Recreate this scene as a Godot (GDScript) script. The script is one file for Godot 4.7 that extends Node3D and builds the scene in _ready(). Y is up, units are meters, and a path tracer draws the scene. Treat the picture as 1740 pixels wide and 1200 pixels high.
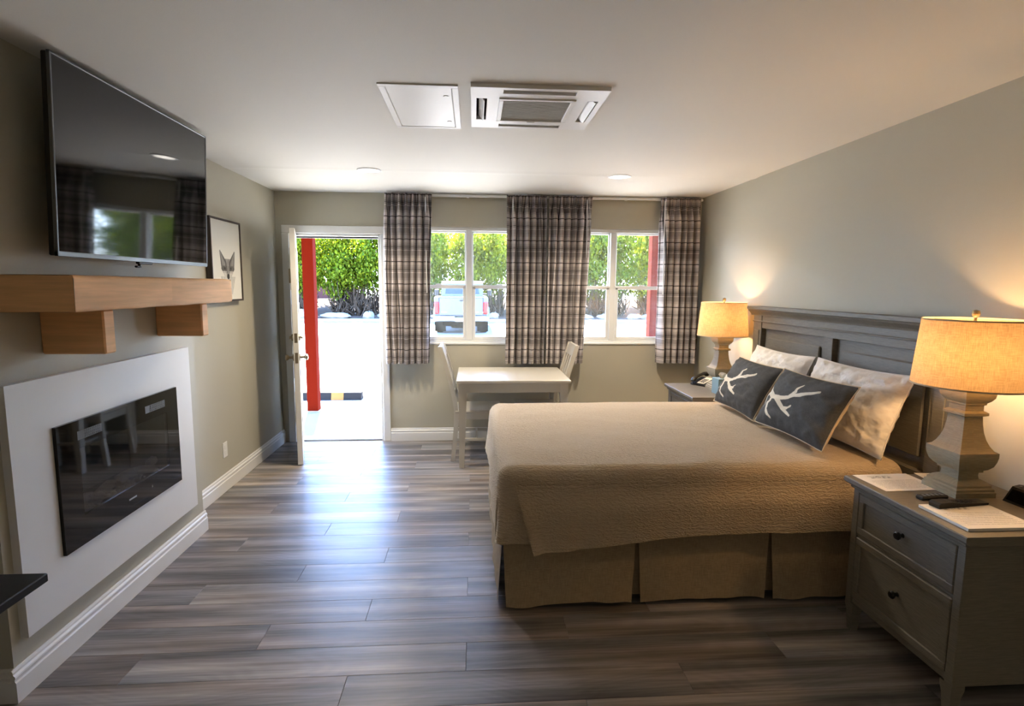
extends Node3D

# A motel room looked at from its inner end: fireplace wall on the left, bed on the right, open door and windows ahead.
# x runs right, y up, -z towards the window wall. Metres.
const XL := -1.886      # left wall
const XR := 2.2725      # right wall
const XF := -1.712      # face of the chimney breast
const ZF := -5.567      # window wall
const ZB := 3.6         # wall behind the camera
const H := 2.44
const OUT := -0.15      # parking lot level

var M := {}
var T := {}
var taken := {}
var rng := RandomNumberGenerator.new()


func _ready() -> void:
	rng.seed = 20240611
	view_and_light()
	make_textures()
	make_materials()
	room_shell()
	planks()
	windows()
	door()
	baseboards()
	ceiling_things()
	fireplace_wall()
	curtains()
	dining()
	bed()
	headboard()
	bedside()
	small_things()
	outside()


# ---------------------------------------------------------------- camera, sky, sun
func view_and_light() -> void:
	var cam := Camera3D.new()
	cam.name = "camera"
	cam.position = Vector3(0, 1.5604, 0)
	cam.rotation = Vector3(-0.1194, -0.069, 0.0074)
	cam.fov = rad_to_deg(2.0 * atan(600.0 / 948.06))
	cam.near = 0.05
	cam.far = 300.0
	add_child(cam)
	cam.current = true
	var env := Environment.new()
	env.tonemap_mode = Environment.TONE_MAPPER_LINEAR
	env.tonemap_exposure = 1.72
	env.background_mode = Environment.BG_SKY
	env.sdfgi_enabled = true
	env.ssao_enabled = true
	env.ssil_enabled = true
	var sm := ProceduralSkyMaterial.new()
	sm.sky_top_color = Color(0.40, 0.56, 0.82)
	sm.sky_horizon_color = Color(0.80, 0.87, 0.94)
	sm.ground_bottom_color = Color(0.55, 0.53, 0.5)
	sm.ground_horizon_color = Color(0.72, 0.76, 0.8)
	sm.sky_energy_multiplier = 4.2
	sm.ground_energy_multiplier = 3.0
	sm.sun_angle_max = 1.0
	var sky := Sky.new()
	sky.sky_material = sm
	env.sky = sky
	var we := WorldEnvironment.new()
	we.name = "world_environment"
	we.environment = env
	add_child(we)
	var sun := DirectionalLight3D.new()
	sun.name = "sun"
	sun.light_color = Color(1.0, 0.97, 0.91)
	sun.light_energy = 46.0
	sun.light_angular_distance = 0.6
	sun.shadow_enabled = true
	add_child(sun)
	sun.look_at_from_position(Vector3(-1.29, 7.88, -6.03), Vector3.ZERO, Vector3.UP)


# ---------------------------------------------------------------- mesh helpers
func S() -> SurfaceTool:
	var s := SurfaceTool.new()
	s.begin(Mesh.PRIMITIVE_TRIANGLES)
	return s


func auv(n: Vector3, p: Vector3) -> Vector2:
	var a := n.abs()
	if a.x >= a.y and a.x >= a.z:
		return Vector2(p.z, -p.y)
	if a.y >= a.z:
		return Vector2(p.x, p.z)
	return Vector2(p.x, -p.y)


func trin(s: SurfaceTool, a: Vector3, b: Vector3, c: Vector3, out: Vector3) -> void:
	# flat triangle whose normal points to the side of `out`
	var n := (b - a).cross(c - a)
	if n.length_squared() < 1e-18:
		return
	n = n.normalized()
	var order := [a, c, b]
	if n.dot(out) < 0.0:
		n = -n
		order = [a, b, c]
	for p in order:
		s.set_normal(n)
		s.set_uv(auv(n, p))
		s.add_vertex(p)


func quad(s: SurfaceTool, a: Vector3, b: Vector3, c: Vector3, d: Vector3, out: Vector3) -> void:
	trin(s, a, b, c, out)
	trin(s, a, c, d, out)


func bx(s: SurfaceTool, lo: Vector3, hi: Vector3, b := 0.0, xf := Transform3D()) -> void:
	# box between two corners with chamfered edges
	var c := (lo + hi) * 0.5
	var h := (hi - lo).abs() * 0.5
	b = minf(b, minf(h.x, minf(h.y, h.z)) * 0.95)
	var pt := func(sg: Vector3, axis: int) -> Vector3:
		var q := Vector3(h.x - b, h.y - b, h.z - b)
		q[axis] = h[axis]
		return xf * (c + q * sg)
	for ax in 3:
		var u: int = (ax + 1) % 3
		var v: int = (ax + 2) % 3
		for sgn in [-1.0, 1.0]:
			var o := Vector3.ZERO
			o[ax] = sgn
			var q := []
			for k in [[-1, -1], [1, -1], [1, 1], [-1, 1]]:
				var g := Vector3.ZERO
				g[ax] = sgn
				g[u] = k[0]
				g[v] = k[1]
				q.append(pt.call(g, ax))
			quad(s, q[0], q[1], q[2], q[3], xf.basis * o)
	if b <= 0.0:
		return
	for ax in 3:
		var u: int = (ax + 1) % 3
		var v: int = (ax + 2) % 3
		for su in [-1.0, 1.0]:
			for sv in [-1.0, 1.0]:
				var g0 := Vector3.ZERO
				g0[u] = su
				g0[v] = sv
				g0[ax] = -1
				var g1 := g0
				g1[ax] = 1
				var o := g0
				o[ax] = 0
				quad(s, pt.call(g0, u), pt.call(g1, u), pt.call(g1, v), pt.call(g0, v), xf.basis * o)
	for sx in [-1.0, 1.0]:
		for sy in [-1.0, 1.0]:
			for sz in [-1.0, 1.0]:
				var g := Vector3(sx, sy, sz)
				trin(s, pt.call(g, 0), pt.call(g, 1), pt.call(g, 2), xf.basis * g)


func extr(s: SurfaceTool, poly: PackedVector2Array, a: float, b: float, xf := Transform3D()) -> void:
	# polygon in x, y pushed along z from a to b
	var area := 0.0
	for i in poly.size():
		var p := poly[i]
		var q := poly[(i + 1) % poly.size()]
		area += p.x * q.y - q.x * p.y
	var sg := signf(area)
	for i in poly.size():
		var p := poly[i]
		var q := poly[(i + 1) % poly.size()]
		var e := q - p
		var n := Vector3(e.y, -e.x, 0) * sg
		quad(s, xf * Vector3(p.x, p.y, a), xf * Vector3(q.x, q.y, a), xf * Vector3(q.x, q.y, b), xf * Vector3(p.x, p.y, b), xf.basis * n)
	var t := Geometry2D.triangulate_polygon(poly)
	for i in range(0, t.size(), 3):
		var p := poly[t[i]]
		var q := poly[t[i + 1]]
		var r := poly[t[i + 2]]
		for z in [a, b]:
			trin(s, xf * Vector3(p.x, p.y, z), xf * Vector3(q.x, q.y, z), xf * Vector3(r.x, r.y, z), xf.basis * Vector3(0, 0, signf(z - (a + b) * 0.5)))


func grid(s: SurfaceTool, nu: int, nv: int, f: Callable, uvf: Callable, flip := false, wrap := false) -> void:
	# smooth surface f(u, v) over 0..1; normals from neighbours
	var P := PackedVector3Array()
	P.resize((nu + 1) * (nv + 1))
	for j in nv + 1:
		for i in nu + 1:
			P[j * (nu + 1) + i] = f.call(float(i) / nu, float(j) / nv)
	var N := PackedVector3Array()
	N.resize(P.size())
	for j in nv + 1:
		for i in nu + 1:
			var i0 := i - 1
			var i1 := i + 1
			if wrap:
				i0 = nu - 1 if i == 0 else i - 1
				i1 = 1 if i == nu else i + 1
			else:
				i0 = maxi(i0, 0)
				i1 = mini(i1, nu)
			var du := P[j * (nu + 1) + i1] - P[j * (nu + 1) + i0]
			var dv := P[mini(j + 1, nv) * (nu + 1) + i] - P[maxi(j - 1, 0) * (nu + 1) + i]
			var n := du.cross(dv)
			if n.length_squared() < 1e-20:
				N[j * (nu + 1) + i] = Vector3.UP
			else:
				N[j * (nu + 1) + i] = n.normalized() * (-1.0 if flip else 1.0)
	for j in nv:
		for i in nu:
			var a := j * (nu + 1) + i
			var ids := [a, a + 1, a + nu + 2, a, a + nu + 2, a + nu + 1]
			if not flip:
				ids = [a, a + nu + 2, a + 1, a, a + nu + 1, a + nu + 2]
			for k in ids:
				s.set_normal(N[k])
				s.set_uv(uvf.call(float(k % (nu + 1)) / nu, float(k / (nu + 1)) / nv))
				s.add_vertex(P[k])


func prof_normals(pr: PackedVector2Array) -> Array:
	# for each segment: normals at its two ends, blended where the profile bends gently
	var seg := []
	for i in pr.size() - 1:
		var d := pr[i + 1] - pr[i]
		seg.append(Vector2(d.y, -d.x).normalized())
	var res := []
	for i in seg.size():
		var n0: Vector2 = seg[i]
		var n1: Vector2 = seg[i]
		if i > 0 and seg[i].dot(seg[i - 1]) > 0.8:
			n0 = (seg[i] + seg[i - 1]).normalized()
		if i < seg.size() - 1 and seg[i].dot(seg[i + 1]) > 0.8:
			n1 = (seg[i] + seg[i + 1]).normalized()
		res.append([n0, n1])
	return res


func vtx(s: SurfaceTool, p: Vector3, n: Vector3, uv := Vector2.ZERO) -> void:
	s.set_normal(n)
	s.set_uv(uv)
	s.add_vertex(p)


func lathe(s: SurfaceTool, pr: PackedVector2Array, segs: int, xf := Transform3D(), square := false) -> void:
	# profile (r, y) from bottom to top turned about y; square = four flat sides of half-width r
	var ns := prof_normals(pr)
	var n_around := 4 if square else segs
	for k in n_around:
		var a0 := TAU * (k - 0.5 if square else float(k)) / n_around
		var a1 := TAU * (k + 0.5 if square else float(k + 1)) / n_around
		var d0 := Vector3(cos(a0), 0, sin(a0))
		var d1 := Vector3(cos(a1), 0, sin(a1))
		var m0 := d0
		var m1 := d1
		if square:
			var m := Vector3(cos(TAU * k / 4.0), 0, sin(TAU * k / 4.0))
			m0 = m
			m1 = m
			d0 *= sqrt(2.0)
			d1 *= sqrt(2.0)
		for i in pr.size() - 1:
			var p := pr[i]
			var q := pr[i + 1]
			var na: Vector2 = ns[i][0]
			var nb: Vector2 = ns[i][1]
			var A := xf * (d0 * p.x + Vector3.UP * p.y)
			var B := xf * (d1 * p.x + Vector3.UP * p.y)
			var C := xf * (d1 * q.x + Vector3.UP * q.y)
			var D := xf * (d0 * q.x + Vector3.UP * q.y)
			var NA := (xf.basis * (m0 * na.x + Vector3.UP * na.y)).normalized()
			var NB := (xf.basis * (m1 * na.x + Vector3.UP * na.y)).normalized()
			var NC := (xf.basis * (m1 * nb.x + Vector3.UP * nb.y)).normalized()
			var ND := (xf.basis * (m0 * nb.x + Vector3.UP * nb.y)).normalized()
			var u0 := float(k) / n_around * 4.0
			var u1 := float(k + 1) / n_around * 4.0
			# a0 -> a1 runs clockwise seen from above, so this order faces out
			if p.x > 1e-6:
				vtx(s, A, NA, Vector2(u0, p.y * 4))
				vtx(s, B, NB, Vector2(u1, p.y * 4))
				vtx(s, C, NC, Vector2(u1, q.y * 4))
			if q.x > 1e-6:
				vtx(s, A, NA, Vector2(u0, p.y * 4))
				vtx(s, C, NC, Vector2(u1, q.y * 4))
				vtx(s, D, ND, Vector2(u0, q.y * 4))


func tube(s: SurfaceTool, pts: PackedVector3Array, rads: PackedFloat32Array, seg := 8, sy := 1.0) -> void:
	# round bar through points; sy flattens the section across its second axis
	var n := pts.size()
	var fr := []
	var up := Vector3.UP
	for i in n:
		var t := (pts[mini(i + 1, n - 1)] - pts[maxi(i - 1, 0)]).normalized()
		if i == 0 and absf(t.dot(up)) > 0.9:
			up = Vector3.RIGHT
		var x := up.cross(t).normalized()
		var y := t.cross(x).normalized()
		up = y
		fr.append([x, y, t])
	var ring := func(i: int, k: int) -> Array:
		var a := TAU * k / seg
		var o: Vector3 = fr[i][0] * cos(a) + fr[i][1] * sin(a) * sy
		var nn: Vector3 = fr[i][0] * cos(a) * sy + fr[i][1] * sin(a)
		return [pts[i] + o * rads[i], nn.normalized()]
	for i in n - 1:
		for k in seg:
			var a: Array = ring.call(i, k)
			var b: Array = ring.call(i, k + 1)
			var c: Array = ring.call(i + 1, k + 1)
			var d: Array = ring.call(i + 1, k)
			var u0 := float(k) / seg
			var u1 := float(k + 1) / seg
			vtx(s, a[0], a[1], Vector2(u0, i))
			vtx(s, c[0], c[1], Vector2(u1, i + 1))
			vtx(s, b[0], b[1], Vector2(u1, i))
			vtx(s, a[0], a[1], Vector2(u0, i))
			vtx(s, d[0], d[1], Vector2(u0, i + 1))
			vtx(s, c[0], c[1], Vector2(u1, i + 1))
	for i in [0, n - 1]:
		for k in seg:
			var a: Array = ring.call(i, k)
			var b: Array = ring.call(i, k + 1)
			trin(s, pts[i], a[0], b[0], fr[i][2] * (-1.0 if i == 0 else 1.0))


func holed(s: SurfaceTool, axis: String, d0: float, d1: float, u0: float, u1: float, v0: float, v1: float, holes: Array) -> void:
	# slab across z (u = x) or x (u = z) from d0 to d1 with rectangular holes [u0, u1, v0, v1]
	var us := [u0, u1]
	var vs := [v0, v1]
	for h in holes:
		us.append_array([h[0], h[1]])
		vs.append_array([h[2], h[3]])
	us.sort()
	vs.sort()
	for i in us.size() - 1:
		for j in vs.size() - 1:
			var ua: float = us[i]
			var ub: float = us[i + 1]
			var va: float = vs[j]
			var vb: float = vs[j + 1]
			if ub - ua < 1e-5 or vb - va < 1e-5 or va < v0 or vb > v1 or ua < u0 or ub > u1:
				continue
			var cu := (ua + ub) / 2
			var cv := (va + vb) / 2
			var inside := false
			for h in holes:
				if cu > h[0] and cu < h[1] and cv > h[2] and cv < h[3]:
					inside = true
			if inside:
				continue
			if axis == "z":
				bx(s, Vector3(ua, va, d0), Vector3(ub, vb, d1))
			else:
				bx(s, Vector3(d0, va, ua), Vector3(d1, vb, ub))


# ---------------------------------------------------------------- scene helpers
func numbered(called: String) -> String:
	taken[called] = taken.get(called, -1) + 1
	return called if taken[called] == 0 else "%s_%03d" % [called, taken[called]]


func put(s: SurfaceTool, called: String, m: Material, parent: Node = null) -> MeshInstance3D:
	var o := MeshInstance3D.new()
	o.mesh = s.commit()
	o.material_override = m
	if parent == null:
		o.name = numbered(called)
		add_child(o)
	else:
		o.name = called
		parent.add_child(o, true)
	return o


func thing(called: String, label: String, category: String, at := Vector3.ZERO, turn := 0.0, group := "") -> Node3D:
	var o := Node3D.new()
	o.name = numbered(called)
	add_child(o)
	o.position = at
	o.rotation.y = turn
	tag(o, label, category, group)
	return o


func tag(o: Node, label: String, category: String, group := "", kind := "") -> void:
	if label:
		o.set_meta("label", label)
	if category:
		o.set_meta("category", category)
	if group:
		o.set_meta("group", group)
	if kind:
		o.set_meta("kind", kind)


func structure(called: String, label: String, category: String, at := Vector3.ZERO) -> Node3D:
	var o := Node3D.new()
	o.name = numbered(called)
	add_child(o)
	o.position = at
	tag(o, label, category, "", "structure")
	return o


func shell(s: SurfaceTool, called: String, m: Material, label: String, category: String) -> MeshInstance3D:
	var o := put(s, called, m)
	tag(o, label, category, "", "structure")
	return o


# ---------------------------------------------------------------- textures
func noise(sd: int, freq: float, oct := 3) -> FastNoiseLite:
	var n := FastNoiseLite.new()
	n.seed = sd
	n.noise_type = FastNoiseLite.TYPE_SIMPLEX_SMOOTH
	n.frequency = freq
	n.fractal_octaves = oct
	return n


func paint(w: int, h: int, f: Callable) -> ImageTexture:
	# f(x, y) in pixels -> sRGB colour
	var d := PackedByteArray()
	d.resize(w * h * 3)
	var k := 0
	for y in h:
		for x in w:
			var c: Color = f.call(x, y)
			d[k] = clampi(int(c.r * 255.0 + 0.5), 0, 255)
			d[k + 1] = clampi(int(c.g * 255.0 + 0.5), 0, 255)
			d[k + 2] = clampi(int(c.b * 255.0 + 0.5), 0, 255)
			k += 3
	return ImageTexture.create_from_image(Image.create_from_data(w, h, false, Image.FORMAT_RGB8, d))


func seg_dist(p: Vector2, a: Vector2, b: Vector2) -> Array:
	var ab := b - a
	var t := clampf((p - a).dot(ab) / maxf(ab.length_squared(), 1e-9), 0, 1)
	return [p.distance_to(a + ab * t), t]


func noise_tex(sd: int, size: int, freq: float, oct := 3, lo := 0.0, hi := 1.0) -> NoiseTexture2D:
	var t := NoiseTexture2D.new()
	t.width = size
	t.height = size
	t.seamless = true
	t.noise = noise(sd, freq, oct)
	var g := Gradient.new()
	g.set_color(0, Color(lo, lo, lo))
	g.set_color(1, Color(hi, hi, hi))
	t.color_ramp = g
	return t


func make_textures() -> void:
	# floor boards: four lanes of grey-brown oak, grain along u
	var n1 := noise(3, 1.0, 4)
	var n2 := noise(4, 1.0, 3)
	var n3 := noise(5, 1.0, 2)
	T.plank = paint(1024, 512, func(x, y):
		var u: float = x / 1024.0 * 2.72
		var lane := int(y / 128)
		var v: float = y / 512.0 * 0.74
		var band: float = n3.get_noise_2d(u * 0.55 + lane * 17.0, v * 9.0 + lane * 5.0)
		var streak: float = n1.get_noise_2d(u * 1.3 + lane * 31.0, v * 60.0)
		var fine: float = n2.get_noise_2d(u * 5.0 + lane * 11.0, v * 300.0)
		var cath: float = sin((v * 40.0 + n3.get_noise_2d(u * 0.9, v * 3.0 + 40.0) * 9.0) * 3.0)
		var k: float = 0.50 + band * 0.22 + streak * 0.09 + fine * 0.06 + cath * 0.012
		var warm: float = n3.get_noise_2d(u * 0.6 + 90.0, v * 4.0) * 0.03
		return Color(k * 1.0 + warm, k * 0.97, k * 0.95 - warm))
	# warm plain timber for the mantel
	T.timber = paint(512, 256, func(x, y):
		var u: float = x / 512.0
		var v: float = y / 256.0
		var g: float = n1.get_noise_2d(u * 3.0 + 7.0, v * 26.0)
		var b: float = n3.get_noise_2d(u * 2.0, v * 4.0 + 3.0)
		var f: float = n2.get_noise_2d(u * 9.0, v * 140.0)
		var k: float = 0.90 + g * 0.05 + b * 0.06 + f * 0.025
		# two small knots
		for kn in [Vector2(0.30, 0.62), Vector2(0.78, 0.30)]:
			var d := Vector2((u - kn.x) * 1.6, v - kn.y).length()
			k -= 0.22 * exp(-d * d / 0.0009) + 0.03 * sin(d * 160.0) * exp(-d * d / 0.01)
		return Color(k * 1.02, k * 0.80, k * 0.565))
	# brushed painted furniture grain
	T.brushed = paint(512, 256, func(x, y):
		var u: float = x / 512.0
		var v: float = y / 256.0
		var k: float = 0.90 + n1.get_noise_2d(u * 4.0, v * 70.0) * 0.09 + n2.get_noise_2d(u * 9.0 + 5.0, v * 200.0) * 0.07
		return Color(k, k, k))
	# plaid of the curtains: one repeat is 0.42 m
	T.plaid = paint(512, 512, func(x, y):
		var f := func(t: float) -> float:
			# lightness of one thread system; the sett repeats every 0.21 m
			var w := fposmod(t * 2.0, 1.0)
			var k := 0.90
			if w > 0.30 and w < 0.78:
				k = 0.50 if t < 0.5 else 0.60
			elif w > 0.20 and w <= 0.30 or w >= 0.78 and w < 0.88:
				k = 0.72
			if absf(w - 0.54) < 0.014:
				k = 1.05
			if absf(w - 0.05) < 0.022 or absf(w - 0.40) < 0.012:
				k = 0.12
			return k
		var a: float = f.call(x / 512.0)
		var b: float = f.call(y / 512.0)
		var tw := 0.5 + (0.12 if (x + y) % 6 < 3 else -0.12)
		var k: float = lerpf(a, b, tw)
		if a < 0.2 or b < 0.2:
			k = minf(k, 0.36)
		k += rng.randf_range(-0.03, 0.03)
		return Color(k * 0.91, k * 0.895, k * 0.895))
	# open linen weave
	T.linen = paint(256, 256, func(x, y):
		var a: float = n1.get_noise_2d(x * 0.012, y * 0.9)
		var b: float = n2.get_noise_2d(x * 0.9 + 50.0, y * 0.012)
		var w: float = 0.03 * (1.0 if (x / 2 + y / 2) % 2 == 0 else -1.0)
		var k: float = 0.86 + a * 0.16 + b * 0.16 + w
		return Color(k, k, k))
	# crinkled quilting of the bedspread, as relief
	var q1 := noise(21, 1.0, 2)
	T.quilt = paint(512, 512, func(x, y):
		var u: float = x / 512.0
		var v: float = y / 512.0
		# seamless by wrapping onto a torus
		var c := Vector3(cos(u * TAU), sin(u * TAU), cos(v * TAU))
		var r: float = q1.get_noise_3d(c.x * 2.1 + sin(v * TAU) * 5.5, c.y * 2.1, c.z * 5.5)
		var rib: float = sin((v * 22.0 + r * 0.8) * TAU) * 0.5 + 0.5
		var wav: float = sin((u * 6.0 + r * 1.2) * TAU) * 0.5 + 0.5
		var k: float = 0.25 + 0.50 * pow(rib, 0.7) + 0.16 * wav * rib
		return Color(k, k, k))
	T.crease = noise_tex(31, 256, 0.02, 3)
	T.fine = noise_tex(32, 256, 0.22, 2)
	T.concrete = noise_tex(33, 512, 0.03, 5, 0.80, 1.0)
	T.speck = noise_tex(34, 256, 0.45, 2, 0.62, 1.0)
	# antler print for the cushions (width : height = 1.6 : 1)
	var lines := [
		[[Vector2(-0.06, 0.378), Vector2(0.023, 0.46), Vector2(0.122, 0.53), Vector2(0.269, 0.525), Vector2(0.38, 0.484), Vector2(0.477, 0.409), Vector2(0.603, 0.36), Vector2(0.704, 0.304), Vector2(0.775, 0.254)], 0.034, 0.013],
		[[Vector2(0.41, 0.45), Vector2(0.474, 0.299), Vector2(0.514, 0.218)], 0.027, 0.010],
		[[Vector2(0.03, 0.47), Vector2(-0.008, 0.595), Vector2(0.018, 0.729)], 0.022, 0.010],
		[[Vector2(0.135, 0.545), Vector2(0.089, 0.655), Vector2(0.125, 0.771), Vector2(0.193, 0.835), Vector2(0.262, 0.869)], 0.026, 0.012],
		[[Vector2(0.24, 0.53), Vector2(0.303, 0.586), Vector2(0.385, 0.658), Vector2(0.467, 0.70), Vector2(0.558, 0.736)], 0.032, 0.012],
		[[Vector2(0.39, 0.66), Vector2(0.462, 0.635), Vector2(0.494, 0.582)], 0.022, 0.010],
	]
	T.antler = paint(512, 320, func(x, y):
		var p := Vector2(x / 512.0, y / 320.0)
		var q := Vector2((p.x - 0.09) / 0.87, p.y)
		var on := 0.0
		for l in lines:
			var pts: Array = l[0]
			for i in pts.size() - 1:
				var A: Vector2 = pts[i] * Vector2(1.6, 1)
				var B: Vector2 = pts[i + 1] * Vector2(1.6, 1)
				var r := seg_dist(q * Vector2(1.6, 1), A, B)
				var w: float = lerpf(l[1], l[2], (i + r[1]) / (pts.size() - 1)) * 1.5
				on = maxf(on, clampf((w - r[0]) / 0.006 + 0.5, 0, 1))
		var n: float = 0.9 + 0.1 * n2.get_noise_2d(x * 0.8, y * 0.05) + 0.1 * n1.get_noise_2d(x * 0.05, y * 0.8)
		var base := Color(0.365, 0.37, 0.37) * n
		return base.lerp(Color(0.84, 0.81, 0.75), on))
	# fox portrait, a soft grey print on warm white
	T.fox = paint(208, 256, func(x, y):
		var p := Vector2(x / 208.0, y / 256.0)
		var bg := Color(0.86, 0.85, 0.81)
		var d: float = n1.get_noise_2d(x * 0.12, y * 0.03) * 0.10
		var ink := 0.0
		var c := absf(p.x - 0.53)
		var sx := p.x - 0.53
		# ears
		for sg in [-1.0, 1.0]:
			var tip := Vector2(0.53 + sg * 0.25, 0.385)
			var r := seg_dist(p, tip, Vector2(0.53 + sg * 0.14, 0.555))
			var w: float = lerpf(0.015, 0.095, r[1])
			if r[0] < w:
				ink = maxf(ink, 0.45 if r[0] < w * 0.55 else 0.72)
		# skull, cheeks and muzzle
		var half := 0.0
		if p.y > 0.475 and p.y < 0.60:
			half = lerpf(0.13, 0.235, (p.y - 0.475) / 0.125)
		elif p.y >= 0.60 and p.y < 0.72:
			half = lerpf(0.235, 0.10, (p.y - 0.60) / 0.12)
		if c < half:
			ink = maxf(ink, 0.42 + d)
			if p.y > 0.565 and p.y < 0.66 and absf(c - 0.10) < 0.075:
				ink = 0.68 + d
			if p.y > 0.63 and c > 0.045 and c < half:
				ink *= 0.35
		if Vector2(sx * 1.0, (p.y - 0.70) * 1.2).length() < 0.042:
			ink = 0.95
		for sg in [-1.0, 1.0]:
			if Vector2(sx - sg * 0.105, (p.y - 0.598) * 1.3).length() < 0.024:
				ink = 0.95
		# pale bib below
		if p.y > 0.70 and p.y < 0.93 and c < 0.26 * (1.0 - (p.y - 0.70) * 2.2):
			ink = maxf(ink, 0.12 + absf(d) * 1.5)
		return bg.lerp(Color(0.14, 0.13, 0.13), clampf(ink + d * (1.0 if ink > 0 else 0.0), 0, 1)))
	# printed guest sheet: pale heading block and rows of small type, too faint to read
	T.sheet = paint(256, 200, func(x, y):
		var k := 0.93
		if x > 24 and x < 232:
			var row := int(y) % 13
			if y > 70 and y < 180 and row < 4 and n2.get_noise_2d(x * 0.35, floor(y / 13.0) * 9.0) > -0.25:
				k = 0.70
		if y > 22 and y < 52 and x > 50 and x < 150 and n1.get_noise_2d(x * 0.07, y * 0.09) > 0.0:
			k = 0.66
		return Color(k, k * 0.985, k * 0.955))


# ---------------------------------------------------------------- materials
func mat(called: String, c: Color, rough := 0.6, spec := 0.5, metal := 0.0) -> StandardMaterial3D:
	var m := StandardMaterial3D.new()
	m.resource_name = called
	m.albedo_color = c
	m.roughness = rough
	m.metallic_specular = spec
	m.metallic = metal
	M[called] = m
	return m


func tri_tex(m: StandardMaterial3D, tex: Texture2D, per_metre: float, world := true) -> StandardMaterial3D:
	m.albedo_texture = tex
	m.uv1_triplanar = true
	m.uv1_world_triplanar = world
	m.uv1_scale = Vector3.ONE * per_metre
	return m


func relief(m: StandardMaterial3D, tex: Texture2D, cm: float, per_metre := 0.0) -> StandardMaterial3D:
	m.heightmap_enabled = true
	m.heightmap_texture = tex
	m.heightmap_scale = cm
	if per_metre > 0.0:
		m.uv1_triplanar = true
		m.uv1_world_triplanar = true
		m.uv1_scale = Vector3.ONE * per_metre
	return m


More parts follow.
